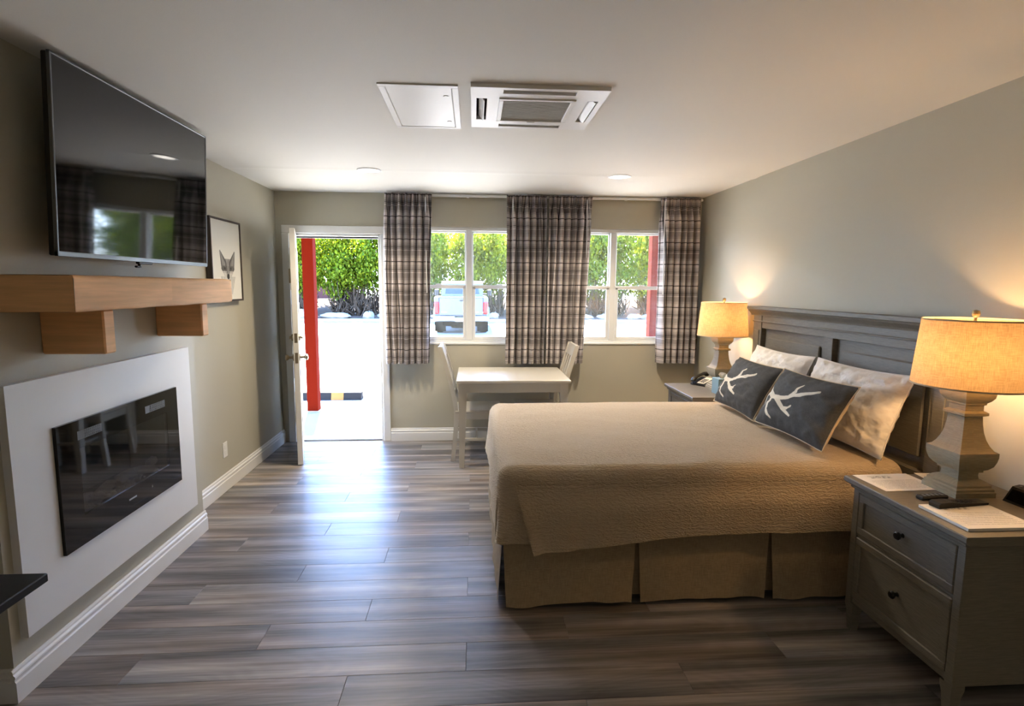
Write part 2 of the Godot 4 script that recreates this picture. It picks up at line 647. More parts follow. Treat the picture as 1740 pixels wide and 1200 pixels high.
func make_materials() -> void:
	relief(mat("wall_paint", Color(0.70, 0.685, 0.62), 0.55), T.fine, 0.03, 3.0)
	relief(mat("ceiling_paint", Color(0.90, 0.895, 0.875), 0.7), T.fine, 0.03, 3.0)
	mat("white_trim", Color(0.88, 0.88, 0.87), 0.35)
	mat("white_vinyl", Color(0.90, 0.91, 0.91), 0.3)
	mat("door_paint", Color(0.87, 0.87, 0.85), 0.35)
	for k in 4:
		var m := mat("floor_board_%d" % k, [Color(0.93, 0.92, 0.92), Color(1, 0.985, 0.97), Color(0.86, 0.85, 0.85), Color(0.97, 0.94, 0.92)][k], 0.38, 0.45)
		m.albedo_texture = T.plank
		relief(m, T.plank, 0.04)
	mat("underlay", Color(0.36, 0.34, 0.32), 0.9)
	var g := mat("window_glass", Color(0.95, 1.0, 0.98, 0.06), 0.0)
	g.transparency = BaseMaterial3D.TRANSPARENCY_ALPHA
	var mt := mat("mantel_timber", Color(1, 1, 1), 0.62)
	mt.albedo_texture = T.timber
	mt.uv1_triplanar = true
	mt.uv1_scale = Vector3(0.72, 1.6, 0.72)
	relief(mt, T.timber, 0.05)
	mat("surround_white", Color(0.87, 0.87, 0.86), 0.45)
	mat("black_glass", Color(0.012, 0.012, 0.014), 0.04, 0.5)
	mat("outlet_grey", Color(0.30, 0.30, 0.30), 0.6)
	var fg := mat("fire_glass", Color(0.02, 0.02, 0.022, 0.55), 0.03, 0.5)
	fg.transparency = BaseMaterial3D.TRANSPARENCY_ALPHA
	mat("fire_box", Color(0.20, 0.20, 0.20), 0.8)
	relief(mat("fire_log", Color(0.62, 0.60, 0.57), 0.9), T.crease, 0.6, 6.0)
	mat("steel_grey", Color(0.55, 0.55, 0.55), 0.35, 0.5, 0.6)
	mat("tv_screen", Color(0.012, 0.012, 0.013), 0.045, 0.52)
	mat("tv_bezel", Color(0.42, 0.43, 0.44), 0.32, 0.5, 0.8)
	mat("black_plastic", Color(0.025, 0.025, 0.027), 0.42)
	mat("black_lacquer", Color(0.025, 0.024, 0.024), 0.5)
	mat("frame_brown", Color(0.24, 0.205, 0.185), 0.55)
	var fx := mat("fox_print", Color(1, 1, 1), 0.7)
	fx.albedo_texture = T.fox
	mat("plate_white", Color(0.9, 0.9, 0.88), 0.35)
	mat("unit_white", Color(0.90, 0.90, 0.90), 0.4)
	mat("unit_grey", Color(0.72, 0.72, 0.70), 0.7)
	var lg := mat("downlight_glow", Color(1, 1, 1), 0.4)
	lg.emission_enabled = true
	lg.emission = Color(1.0, 0.97, 0.92)
	lg.emission_energy_multiplier = 4.0
	var cu := mat("plaid_cloth", Color(0.97, 0.95, 0.95), 0.9, 0.3)
	cu.albedo_texture = T.plaid
	cu.uv1_scale = Vector3(1.0 / 0.42, 1.0 / 0.42, 1)
	cu.rim_enabled = true
	cu.rim = 0.2
	var wp := mat("white_furniture", Color(0.77, 0.755, 0.715), 0.34)
	wp.clearcoat_enabled = true
	wp.clearcoat = 0.3
	wp.clearcoat_roughness = 0.25
	var bs := mat("bedspread", Color(0.735, 0.67, 0.575), 0.92, 0.2)
	bs.rim_enabled = true
	bs.rim = 0.3
	bs.rim_tint = 0.7
	relief(bs, T.quilt, 0.6, 2.5)
	var sk := mat("skirt_cloth", Color(0.70, 0.625, 0.515), 0.92, 0.2)
	tri_tex(sk, T.linen, 5.0)
	mat("mattress_cloth", Color(0.8, 0.78, 0.74), 0.9)
	relief(mat("pillow_cotton", Color(0.90, 0.885, 0.86), 0.85, 0.25), T.crease, 0.9, 2.6)
	var an := mat("antler_cloth", Color(1, 1, 1), 0.9, 0.2)
	an.albedo_texture = T.antler
	mat("cushion_back", Color(0.80, 0.74, 0.64), 0.9, 0.2)
	for k in [["headboard_grey", Color(0.48, 0.465, 0.425), 0.48], ["stand_grey", Color(0.49, 0.468, 0.42), 0.5]]:
		var m := mat(k[0], k[1], k[2])
		m.albedo_texture = T.brushed
		m.uv1_triplanar = true
		m.uv1_scale = Vector3(2, 2, 2)
	mat("knob_black", Color(0.03, 0.03, 0.03), 0.4, 0.5, 0.3)
	var lb := mat("lamp_wood", Color(0.66, 0.62, 0.52), 0.7)
	lb.albedo_texture = T.brushed
	lb.uv1_triplanar = true
	lb.uv1_scale = Vector3(3, 3, 3)
	var sh := mat("lamp_linen", Color(0.86, 0.77, 0.63), 0.9, 0.2)
	sh.albedo_texture = T.linen
	sh.uv1_scale = Vector3(1.5, 1.5, 1)
	sh.backlight_enabled = true
	sh.backlight = Color(0.72, 0.68, 0.61)
	mat("shade_tape", Color(0.80, 0.74, 0.63), 0.9, 0.2)
	mat("lamp_metal", Color(0.62, 0.56, 0.46), 0.35, 0.5, 0.8)
	var bu := mat("bulb_glow", Color(1, 1, 1), 0.4)
	bu.emission_enabled = true
	bu.emission = Color(1.0, 0.80, 0.52)
	bu.emission_energy_multiplier = 4.0
	var pa := mat("paper_print", Color(1, 1, 1), 0.8, 0.3)
	pa.albedo_texture = T.sheet
	mat("paper_plain", Color(0.92, 0.91, 0.88), 0.8, 0.3)
	mat("tissue_blue", Color(0.50, 0.62, 0.67), 0.7)
	mat("button_grey", Color(0.55, 0.56, 0.56), 0.5)
	mat("brass", Color(0.62, 0.58, 0.50), 0.3, 0.5, 0.9)
	# outside
	tri_tex(mat("walk_concrete", Color(0.50, 0.495, 0.48), 0.9, 0.3), T.speck, 1.4)
	tri_tex(mat("lot_concrete", Color(0.50, 0.495, 0.48), 0.9, 0.3), T.concrete, 0.35)
	tri_tex(mat("soil", Color(0.34, 0.29, 0.25), 0.95, 0.15), T.speck, 0.7)
	mat("post_red", Color(0.285, 0.050, 0.012), 0.9, 0.12)
	mat("soffit", Color(0.80, 0.78, 0.74), 0.8)
	mat("siding", Color(0.70, 0.66, 0.58), 0.8)
	tri_tex(mat("stop_concrete", Color(0.62, 0.61, 0.60), 0.9), T.concrete, 1.0)
	mat("stop_rubber", Color(0.13, 0.13, 0.133), 0.9, 0.15)
	mat("stop_yellow", Color(0.45, 0.30, 0.04), 0.7)
	mat("brick_red", Color(0.28, 0.13, 0.105), 0.9)
	tri_tex(mat("rock", Color(0.50, 0.48, 0.45), 0.9), T.concrete, 0.8)
	tri_tex(mat("bark", Color(0.29, 0.245, 0.20), 0.95, 0.15), T.concrete, 1.5)
	var lf := mat("leaf", Color(1, 1, 1), 0.6, 0.25)
	lf.vertex_color_use_as_albedo = true
	lf.backlight_enabled = true
	lf.backlight = Color(0.95, 1.0, 0.6)
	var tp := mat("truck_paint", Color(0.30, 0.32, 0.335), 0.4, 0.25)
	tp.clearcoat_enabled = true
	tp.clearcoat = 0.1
	mat("tail_red", Color(0.72, 0.07, 0.08), 0.25)
	mat("chrome", Color(0.45, 0.46, 0.475), 0.3, 0.4, 0.7)
	mat("rubber", Color(0.03, 0.03, 0.03), 0.9, 0.12)
	mat("dark_glass", Color(0.05, 0.06, 0.065), 0.06)


# ---------------------------------------------------------------- room shell
const DOOR := [-1.755, -0.907, 0.0, 2.04]
const WIN1 := [-0.655, 0.565, 0.99, 2.13]
const WIN2 := [0.79, 2.01, 0.99, 2.13]


func room_shell() -> void:
	var s := S()
	bx(s, Vector3(XL - 0.15, -0.22, ZF - 0.15), Vector3(XR + 0.15, -0.0075, ZB + 0.15))
	shell(s, "floor", M.underlay, "grey-brown wood plank floor of the motel room", "floor")
	# ceiling with one shallow plasterboard seam ahead of the window wall
	s = S()
	var zs := -4.50
	var poly := PackedVector2Array([Vector2(ZF - 0.15, H), Vector2(zs - 0.07, H), Vector2(zs - 0.012, H - 0.0035), Vector2(zs + 0.012, H - 0.0035), Vector2(zs + 0.07, H), Vector2(ZB + 0.15, H), Vector2(ZB + 0.15, H + 0.2), Vector2(ZF - 0.15, H + 0.2)])
	var along := Transform3D(Basis(Vector3(0, 0, 1), Vector3(0, 1, 0), Vector3(1, 0, 0)), Vector3.ZERO)
	extr(s, poly, XL - 0.15, 0.005, along)
	extr(s, poly, 0.593, XR + 0.15, along)
	# between those two strips the slab is open over the air conditioner
	extr(s, PackedVector2Array([poly[0], poly[1], poly[2], poly[3], poly[4], Vector2(-3.165, H), Vector2(-3.165, H + 0.2), poly[7]]), 0.005, 0.593, along)
	extr(s, PackedVector2Array([Vector2(-2.577, H), poly[5], poly[6], Vector2(-2.577, H + 0.2)]), 0.005, 0.593, along)
	shell(s, "ceiling", M.ceiling_paint, "smooth off-white painted ceiling", "ceiling")
	s = S()
	holed(s, "z", ZF - 0.15, ZF, XL - 0.15, XR + 0.15, -0.22, H + 0.2, [DOOR, WIN1, WIN2])
	shell(s, "wall_far", M.wall_paint, "greige wall with the open door and two windows", "wall")
	s = S()
	bx(s, Vector3(XL - 0.15, -0.22, ZF), Vector3(XL, H + 0.2, ZB))
	shell(s, "wall_left", M.wall_paint, "greige painted wall beside the open door", "wall")
	s = S()
	bx(s, Vector3(XR, -0.22, ZF), Vector3(XR + 0.15, H + 0.2, ZB))
	shell(s, "wall_right", M.wall_paint, "greige painted wall behind the headboard and lamps", "wall")
	s = S()
	bx(s, Vector3(XL - 0.15, -0.22, ZB), Vector3(XR + 0.15, H + 0.2, ZB + 0.15))
	shell(s, "wall_back", M.wall_paint, "greige painted wall facing the windows", "wall")
	s = S()
	holed(s, "x", XL, XF, -3.52, -2.047, 0.0, H, [[-3.10, -2.405, 0.55, 0.885]])
	shell(s, "wall_chimney", M.wall_paint, "greige chimney breast standing proud of the left wall", "wall")


func planks() -> void:
	var fl := get_node("floor")
	var w := 0.1845
	var L := 1.36
	var offs := [-0.507, -0.033, -0.935]
	var gap := 0.0005
	var b := 0.0009
	var row := 0
	var z1: float = -2.112 + w * ceilf((ZB + 2.112) / w)
	var k0 := int(round((z1 + 2.112) / w))
	for r in range(-k0, 60):
		var za := -2.112 - w * r          # near edge of this row is za, far edge za - w
		var zb := za - w
		za = minf(za + w, ZB)
		zb = maxf(zb + w, ZF)
		if za - zb < 0.01:
			continue
		var off: float = offs[posmod(r, 3)]
		var x: float = off - L * ceil((off - XL) / L)
		while x < XR:
			var xa := maxf(x, XL) + gap
			var xb := minf(x + L, XR) - gap
			if xb - xa > 0.02:
				var lane := rng.randi() % 4
				var ru := rng.randf() * 0.49
				var s := S()
				var A := Vector3(xa, 0, zb + gap)
				var B := Vector3(xb, 0, za - gap)
				var uvof := func(p: Vector3) -> Vector2:
					return Vector2((p.x - xa) / 2.72 + ru, (p.z - A.z) / 0.74 + lane * 0.25)
				var top := [Vector3(A.x + b, 0, A.z + b), Vector3(B.x - b, 0, A.z + b), Vector3(B.x - b, 0, B.z - b), Vector3(A.x + b, 0, B.z - b)]
				var rim := [Vector3(A.x, -b, A.z), Vector3(B.x, -b, A.z), Vector3(B.x, -b, B.z), Vector3(A.x, -b, B.z)]
				var low := []
				for p in rim:
					low.append(Vector3(p.x, -0.007, p.z))
				var faces := [[top[0], top[1], top[2], top[3], Vector3.UP]]
				for i in 4:
					var j := (i + 1) % 4
					var o: Vector3 = [Vector3(0, 0.7, -0.7), Vector3(0.7, 0.7, 0), Vector3(0, 0.7, 0.7), Vector3(-0.7, 0.7, 0)][i]
					faces.append([top[i], top[j], rim[j], rim[i], o])
					faces.append([rim[i], rim[j], low[j], low[i], Vector3(o.x, 0, o.z)])
				for f in faces:
					for t in [[0, 1, 2], [0, 2, 3]]:
						var p0: Vector3 = f[t[0]]
						var p1: Vector3 = f[t[1]]
						var p2: Vector3 = f[t[2]]
						var n := (p1 - p0).cross(p2 - p0).normalized()
						var seq := [p0, p2, p1]
						if n.dot(f[4]) < 0:
							n = -n
							seq = [p0, p1, p2]
						for p in seq:
							vtx(s, p, n, uvof.call(p))
				put(s, "plank", M["floor_board_%d" % (rng.randi() % 4)], fl)
			x += L
		row += 1


func windows() -> void:
	var idx := 0
	for w in [WIN1, WIN2]:
		idx += 1
		var x0: float = w[0]
		var x1: float = w[1]
		var y0: float = w[2]
		var y1: float = w[3]
		var o := structure("window_%d" % idx, ["white vinyl window pair beside the open door", "white vinyl window pair beside the bed wall"][idx - 1], "window", Vector3(x0, y0, ZF))
		var W := x1 - x0
		var Hh := y1 - y0
		var c := 0.61
		var zf := -0.028
		var s := S()
		# outer frame and the post between the two units
		bx(s, Vector3(0, 0, zf - 0.08), Vector3(0.035, Hh, zf), 0.003)
		bx(s, Vector3(W - 0.035, 0, zf - 0.08), Vector3(W, Hh, zf), 0.003)
		bx(s, Vector3(0.035, Hh - 0.035, zf - 0.08), Vector3(W - 0.035, Hh, zf), 0.003)
		bx(s, Vector3(0.035, 0, zf - 0.08), Vector3(W - 0.035, 0.028, zf), 0.003)
		put(s, "frame", M.white_vinyl, o)
		s = S()
		bx(s, Vector3(c - 0.031, 0.028, zf - 0.08), Vector3(c + 0.031, Hh - 0.035, zf + 0.006), 0.004)
		put(s, "mullion", M.white_vinyl, o)
		s = S()
		bx(s, Vector3(0, -0.012, -0.03), Vector3(W, 0.006, 0.012), 0.003)
		put(s, "sill", M.white_vinyl, o)
		for side in 2:
			var a: float = 0.035 if side == 0 else c + 0.031
			var b: float = c - 0.031 if side == 0 else W - 0.035
			var rail := 0.56
			# fixed upper light
			var up := S()
			bx(up, Vector3(a, rail - 0.015, zf - 0.065), Vector3(b, rail + 0.015, zf - 0.04), 0.002)
			bx(up, Vector3(a, Hh - 0.05, zf - 0.065), Vector3(b, Hh - 0.035, zf - 0.04), 0.002)
			bx(up, Vector3(a, rail, zf - 0.065), Vector3(a + 0.012, Hh - 0.04, zf - 0.04), 0.002)
			bx(up, Vector3(b - 0.012, rail, zf - 0.065), Vector3(b, Hh - 0.04, zf - 0.04), 0.002)
			var us := put(up, "upper_sash", M.white_vinyl, o)
			var p := S()
			bx(p, Vector3(a + 0.008, rail + 0.01, zf - 0.054), Vector3(b - 0.008, Hh - 0.045, zf - 0.050))
			put(p, "pane", M.window_glass, us)
			# sliding lower sash
			var lo := S()
			bx(lo, Vector3(a, rail - 0.018, zf - 0.035), Vector3(b, rail + 0.018, zf - 0.008), 0.003)
			bx(lo, Vector3(a, 0.028, zf - 0.035), Vector3(b, 0.062, zf - 0.008), 0.003)
			bx(lo, Vector3(a, 0.05, zf - 0.035), Vector3(a + 0.03, rail, zf - 0.008), 0.003)
			bx(lo, Vector3(b - 0.03, 0.05, zf - 0.035), Vector3(b, rail, zf - 0.008), 0.003)
			var ls := put(lo, "lower_sash", M.white_vinyl, o)
			p = S()
			bx(p, Vector3(a + 0.026, 0.056, zf - 0.024), Vector3(b - 0.026, rail - 0.012, zf - 0.020))
			put(p, "pane", M.window_glass, ls)
			var lk := S()
			bx(lk, Vector3((a + b) / 2 - 0.03, rail + 0.016, zf - 0.03), Vector3((a + b) / 2 + 0.03, rail + 0.03, zf - 0.012), 0.004)
			put(lk, "latch", M.white_vinyl, ls)


func door() -> void:
	var x0: float = DOOR[0]
	var x1: float = DOOR[1]
	var top: float = DOOR[3]
	# casing and jambs
	var o := structure("trim_1", "white casing around the open doorway", "door trim", Vector3(x0, 0, ZF))
	var W := x1 - x0
	var s := S()
	bx(s, Vector3(-0.075, 0, 0), Vector3(-0.006, top + 0.008, 0.018), 0.004)
	put(s, "casing", M.white_trim, o)
	s = S()
	bx(s, Vector3(W + 0.006, 0, 0), Vector3(W + 0.075, top + 0.008, 0.018), 0.004)
	put(s, "casing", M.white_trim, o)
	s = S()
	bx(s, Vector3(-0.075, top + 0.008, 0), Vector3(W + 0.075, top + 0.082, 0.018), 0.004)
	put(s, "head_casing", M.white_trim, o)
	s = S()
	bx(s, Vector3(-0.006, 0.0, -0.155), Vector3(0.014, top, 0.004), 0.002)
	put(s, "jamb", M.white_trim, o)
	s = S()
	bx(s, Vector3(W - 0.014, 0.0, -0.155), Vector3(W + 0.006, top, 0.004), 0.002)
	bx(s, Vector3(W - 0.026, 0.0, -0.10), Vector3(W - 0.013, top - 0.014, -0.06), 0.002)
	put(s, "jamb", M.white_trim, o)
	s = S()
	bx(s, Vector3(0.014, top - 0.014, -0.155), Vector3(W - 0.014, top + 0.006, 0.004), 0.002)
	put(s, "head_jamb", M.white_trim, o)
	s = S()
	bx(s, Vector3(0.014, top - 0.03, -0.10), Vector3(W - 0.014, top - 0.014, -0.06), 0.002)
	put(s, "weather_strip", M.black_plastic, o)
	s = S()
	bx(s, Vector3(0.0, 0.0, -0.16), Vector3(W, 0.016, -0.01), 0.004)
	put(s, "threshold", M.steel_grey, o)
	s = S()
	bx(s, Vector3(W - 0.016, 0.88, -0.045), Vector3(W - 0.0125, 0.98, -0.01), 0.001)
	put(s, "strike_plate", M.brass, o)
	# the leaf stands open into the room
	var d := structure("door_1", "white entrance door standing open into the room", "door", Vector3(x0 + 0.018, 0.012, ZF + 0.012))
	d.rotation.y = -1.290
	var L := 0.80
	var Hd := top - 0.03
	s = S()
	bx(s, Vector3(0, 0, -0.044), Vector3(L, Hd, 0), 0.002)
	put(s, "leaf", M.door_paint, d)
	# six shallow raised fields on each face
	for face in [0.0, -0.044]:
		var sg := 1.0 if face == 0.0 else -1.0
		for r in [[0.18, 0.62], [0.74, 1.38], [1.50, 1.86]]:
			for cc in [[0.11, 0.36], [0.44, 0.69]]:
				s = S()
				bx(s, Vector3(cc[0], r[0], face - 0.001 * sg), Vector3(cc[1], r[1], face + 0.006 * sg), 0.005)
				put(s, "raised_panel", M.door_paint, d)
	for yy in [0.25, 1.0, 1.78]:
		s = S()
		tube(s, PackedVector3Array([Vector3(-0.004, yy - 0.045, 0.005), Vector3(-0.004, yy + 0.045, 0.005)]), PackedFloat32Array([0.006, 0.006]), 8)
		put(s, "hinge", M.brass, d)
	for face in [0.0, -0.044]:
		var sg := 1.0 if face == 0.0 else -1.0
		var bas := Basis(Vector3(1, 0, 0), Vector3(0, 0, sg), Vector3(0, -sg, 0))
		s = S()
		lathe(s, PackedVector2Array([Vector2(0, 0), Vector2(0.032, 0), Vector2(0.032, 0.006), Vector2(0.012, 0.012), Vector2(0.011, 0.035), Vector2(0.020, 0.045), Vector2(0.027, 0.055), Vector2(0.025, 0.066), Vector2(0.012, 0.072), Vector2(0, 0.072)]), 16, Transform3D(bas, Vector3(L - 0.06, 0.93, face)))
		put(s, "knob", M.brass, d)
		s = S()
		lathe(s, PackedVector2Array([Vector2(0, 0), Vector2(0.03, 0), Vector2(0.028, 0.012), Vector2(0.012, 0.018), Vector2(0.010, 0.032), Vector2(0, 0.032)]), 16, Transform3D(bas, Vector3(L - 0.06, 1.10, face)))
		put(s, "deadbolt", M.brass, d)
	s = S()
	bx(s, Vector3(L - 0.0005, 0.885, -0.034), Vector3(L + 0.0015, 0.975, -0.010), 0.0005)
	put(s, "latch_plate", M.brass, d)
	s = S()
	bx(s, Vector3(L - 0.0005, 1.06, -0.034), Vector3(L + 0.0015, 1.14, -0.010), 0.0005)
	put(s, "latch_plate", M.brass, d)
	s = S()
	bx(s, Vector3(L - 0.05, 1.56, 0.0), Vector3(L - 0.012, 1.68, 0.014), 0.004)
	put(s, "security_latch", M.brass, d)
	s = S()
	var sp := PackedVector3Array()
	var sr := PackedFloat32Array()
	for i in 41:
		var a := i * 1.2
		sp.append(Vector3(L - 0.09 + 0.006 * cos(a), 0.075 + 0.006 * sin(a), 0.004 + i * 0.0016))
		sr.append(0.0017)
	tube(s, sp, sr, 5)
	put(s, "door_stop", M.steel_grey, d)


func baseboards() -> void:
	var pr := PackedVector2Array([Vector2(0, 0), Vector2(0.017, 0), Vector2(0.017, 0.080), Vector2(0.013, 0.086), Vector2(0.013, 0.094), Vector2(0.0155, 0.099), Vector2(0.0145, 0.106), Vector2(0.008, 0.113), Vector2(0.008, 0.121), Vector2(0.004, 0.130), Vector2(0, 0.130)])
	# profile x = out of the wall; frames: z axis runs along the wall
	var runs := [
		["baseboard_left", "white moulded baseboard between chimney breast and open door", Basis(Vector3(1, 0, 0), Vector3.UP, Vector3(0, 0, 1)), Vector3(XL, 0, 0), ZF, -3.52],
		["baseboard_fireplace", "white moulded baseboard under the fireplace surround", Basis(Vector3(1, 0, 0), Vector3.UP, Vector3(0, 0, 1)), Vector3(XF, 0, 0), -3.537, -2.030],
		["baseboard_return", "short white baseboard on the near side of the chimney breast", Basis(Vector3(0, 0, 1), Vector3.UP, Vector3(-1, 0, 0)), Vector3(0, 0, -2.047), -XF, -XL],
		["baseboard_far", "white moulded baseboard under the two windows", Basis(Vector3(0, 0, 1), Vector3.UP, Vector3(-1, 0, 0)), Vector3(0, 0, ZF), -XR, 0.832],
		["baseboard_right", "white moulded baseboard behind bed and nightstands", Basis(Vector3(-1, 0, 0), Vector3.UP, Vector3(0, 0, -1)), Vector3(XR, 0, 0), -ZB, -ZF],
		["baseboard_near", "white moulded baseboard behind the black desk", Basis(Vector3(1, 0, 0), Vector3.UP, Vector3(0, 0, 1)), Vector3(XL, 0, 0), -2.03, ZB],
	]
	for r in runs:
		var s := S()
		extr(s, pr, minf(r[4], r[5]), maxf(r[4], r[5]), Transform3D(r[2], r[3]))
		shell(s, r[0], M.white_trim, r[1], "baseboard")
	# far side of the chimney breast
	var s2 := S()
	extr(s2, pr, 1.712, 1.886, Transform3D(Basis(Vector3(0, 0, -1), Vector3.UP, Vector3(-1, 0, 0)), Vector3(0, 0, -3.52)))
	shell(s2, "baseboard_side", M.white_trim, "short white baseboard on the far side of the chimney breast", "baseboard")


# ---------------------------------------------------------------- ceiling
func ceiling_things() -> void:
	# cassette air conditioner
	var o := thing("air_conditioner", "white square ceiling cassette air conditioner with grey centre grille", "air conditioner", Vector3(0.299, H, -2.871))
	var s := S()
	var h := 0.311
	var slots := [[-0.165, 0.165, 0.235, 0.285], [-0.165, 0.165, -0.285, -0.235], [0.235, 0.285, -0.165, 0.165], [-0.285, -0.235, -0.165, 0.165]]
	var hs := slots.duplicate()
	hs.append([-0.165, 0.165, -0.165, 0.165])
	# a thin slab with holes, laid flat
	var us := [-h, h]
	var vs := [-h, h]
	for q in hs:
		us.append_array([q[0], q[1]])
		vs.append_array([q[2], q[3]])
	us.sort()
	vs.sort()
	for i in us.size() - 1:
		for j in vs.size() - 1:
			if us[i + 1] - us[i] < 1e-4 or vs[j + 1] - vs[j] < 1e-4:
				continue
			var cu: float = (us[i] + us[i + 1]) / 2
			var cv: float = (vs[j] + vs[j + 1]) / 2
			var free := true
			for q in hs:
				if cu > q[0] and cu < q[1] and cv > q[2] and cv < q[3]:
					free = false
			if free:
				bx(s, Vector3(us[i], -0.018, vs[j]), Vector3(us[i + 1], 0.0, vs[j + 1]))
	put(s, "panel", M.unit_white, o)
	s = S()
	# sheet-metal casing up in the ceiling void, open below
	var e := 0.2935
	bx(s, Vector3(-e, 0.18, -e), Vector3(e, 0.199, e))
	bx(s, Vector3(-e, 0.0, -e), Vector3(-e + 0.004, 0.18, e))
	bx(s, Vector3(e - 0.004, 0.0, -e), Vector3(e, 0.18, e))
	bx(s, Vector3(-e, 0.0, -e), Vector3(e, 0.18, -e + 0.004))
	bx(s, Vector3(-e, 0.0, e - 0.004), Vector3(e, 0.18, e))
	put(s, "casing", M.unit_grey, o)
	s = S()
	# raised rim of the centre grille
	for q in [[-0.180, 0.180, -0.180, -0.158], [-0.180, 0.180, 0.158, 0.180], [-0.180, -0.158, -0.158, 0.158], [0.158, 0.180, -0.158, 0.158]]:
		bx(s, Vector3(q[0], -0.024, q[2]), Vector3(q[1], -0.004, q[3]), 0.003)
	put(s, "grille_frame", M.unit_white, o)
	s = S()
	bx(s, Vector3(-0.158, -0.012, -0.158), Vector3(0.158, -0.004, 0.158))
	for k in 21:
		var zz := -0.15 + k * 0.015
		bx(s, Vector3(-0.158, -0.0165, zz - 0.003), Vector3(0.158, -0.010, zz + 0.003))
	put(s, "grille", M.unit_grey, o)
	for k in 4:
		s = S()
		var q: Array = slots[k]
		var along_x: bool = k < 2
		var c := Vector3((q[0] + q[1]) / 2, -0.014, (q[2] + q[3]) / 2)
		var tilt := deg_to_rad([18, 8, 42, 55][k])
		var bas := Basis(Vector3(1, 0, 0), tilt) if along_x else Basis(Vector3(0, 0, 1), -tilt)
		var half := Vector3(0.16, 0.0025, 0.021) if along_x else Vector3(0.021, 0.0025, 0.16)
		bx(s, -half, half, 0.002, Transform3D(bas, c + Vector3(0, 0.004, 0)))
		put(s, "louver", M.unit_white if k != 1 else M.unit_grey, o)
	s = S()
	bx(s, Vector3(-0.02, -0.0255, -0.174), Vector3(0.02, -0.0235, -0.166))
	put(s, "badge", M.unit_grey, o)
	# access hatch beside it
	o = thing("access_hatch", "flat white rectangular access hatch beside the ceiling cassette", "access panel", Vector3(-0.246, H, -2.936))
	s = S()
	var fx := 0.178
	var fz := 0.340
	for q in [[-fx, fx, -fz, -fz + 0.03], [-fx, fx, fz - 0.03, fz], [-fx, -fx + 0.03, -fz + 0.03, fz - 0.03], [fx - 0.03, fx, -fz + 0.03, fz - 0.03]]:
		bx(s, Vector3(q[0], -0.006, q[2]), Vector3(q[1], 0.0, q[3]), 0.002)
	put(s, "frame", M.unit_white, o)
	s = S()
	bx(s, Vector3(-fx + 0.033, -0.0045, -fz + 0.033), Vector3(fx - 0.033, 0.0, fz - 0.033), 0.001)
	put(s, "hatch_door", M.unit_white, o)
	for k in 2:
		s = S()
		var zz := 0.2 - 0.4 * k
		lathe(s, PackedVector2Array([Vector2(0, -0.006), Vector2(0.011, -0.006), Vector2(0.012, -0.004)]), 12, Transform3D(Basis(), Vector3(fx - 0.06, -0.001, zz)))
		put(s, "cam_lock", M.unit_white, o)
	# recessed lamps: the row before the window wall, and the row behind the camera
	var spots := [
		[Vector3(-0.800, H, -4.50), "round recessed ceiling light towards the open door"],
		[Vector3(1.167, H, -4.545), "round recessed ceiling light between the bed and the windows"],
		[Vector3(-0.800, H, 1.9), "round recessed ceiling light at the black desk's end of the room"],
		[Vector3(1.167, H, 1.9), "round recessed ceiling light at the end of the room facing the windows"],
	]
	for q in spots:
		o = thing("recessed_light", q[1], "ceiling light", q[0])
		s = S()
		lathe(s, PackedVector2Array([Vector2(0.070, -0.004), Vector2(0.078, -0.008), Vector2(0.094, -0.006), Vector2(0.097, 0.0)]), 40)
		put(s, "trim_ring", M.unit_white, o)
		s = S()
		lathe(s, PackedVector2Array([Vector2(0.0, -0.0045), Vector2(0.071, -0.0045)]), 40)
		put(s, "lamp_lens", M.downlight_glow, o)
		var l := SpotLight3D.new()  # the same fitting in both rows
		l.name = "light"
		l.light_color = Color(1.0, 0.92, 0.80)
		l.light_energy = 2.2
		l.light_size = 0.06
		l.spot_range = 12.0
		l.spot_angle = 70.0
		l.spot_angle_attenuation = 0.8
		l.spot_attenuation = 2.0
		l.shadow_enabled = true
		l.position = Vector3(0, -0.02, 0)
		l.rotation.x = -PI / 2
		o.add_child(l)


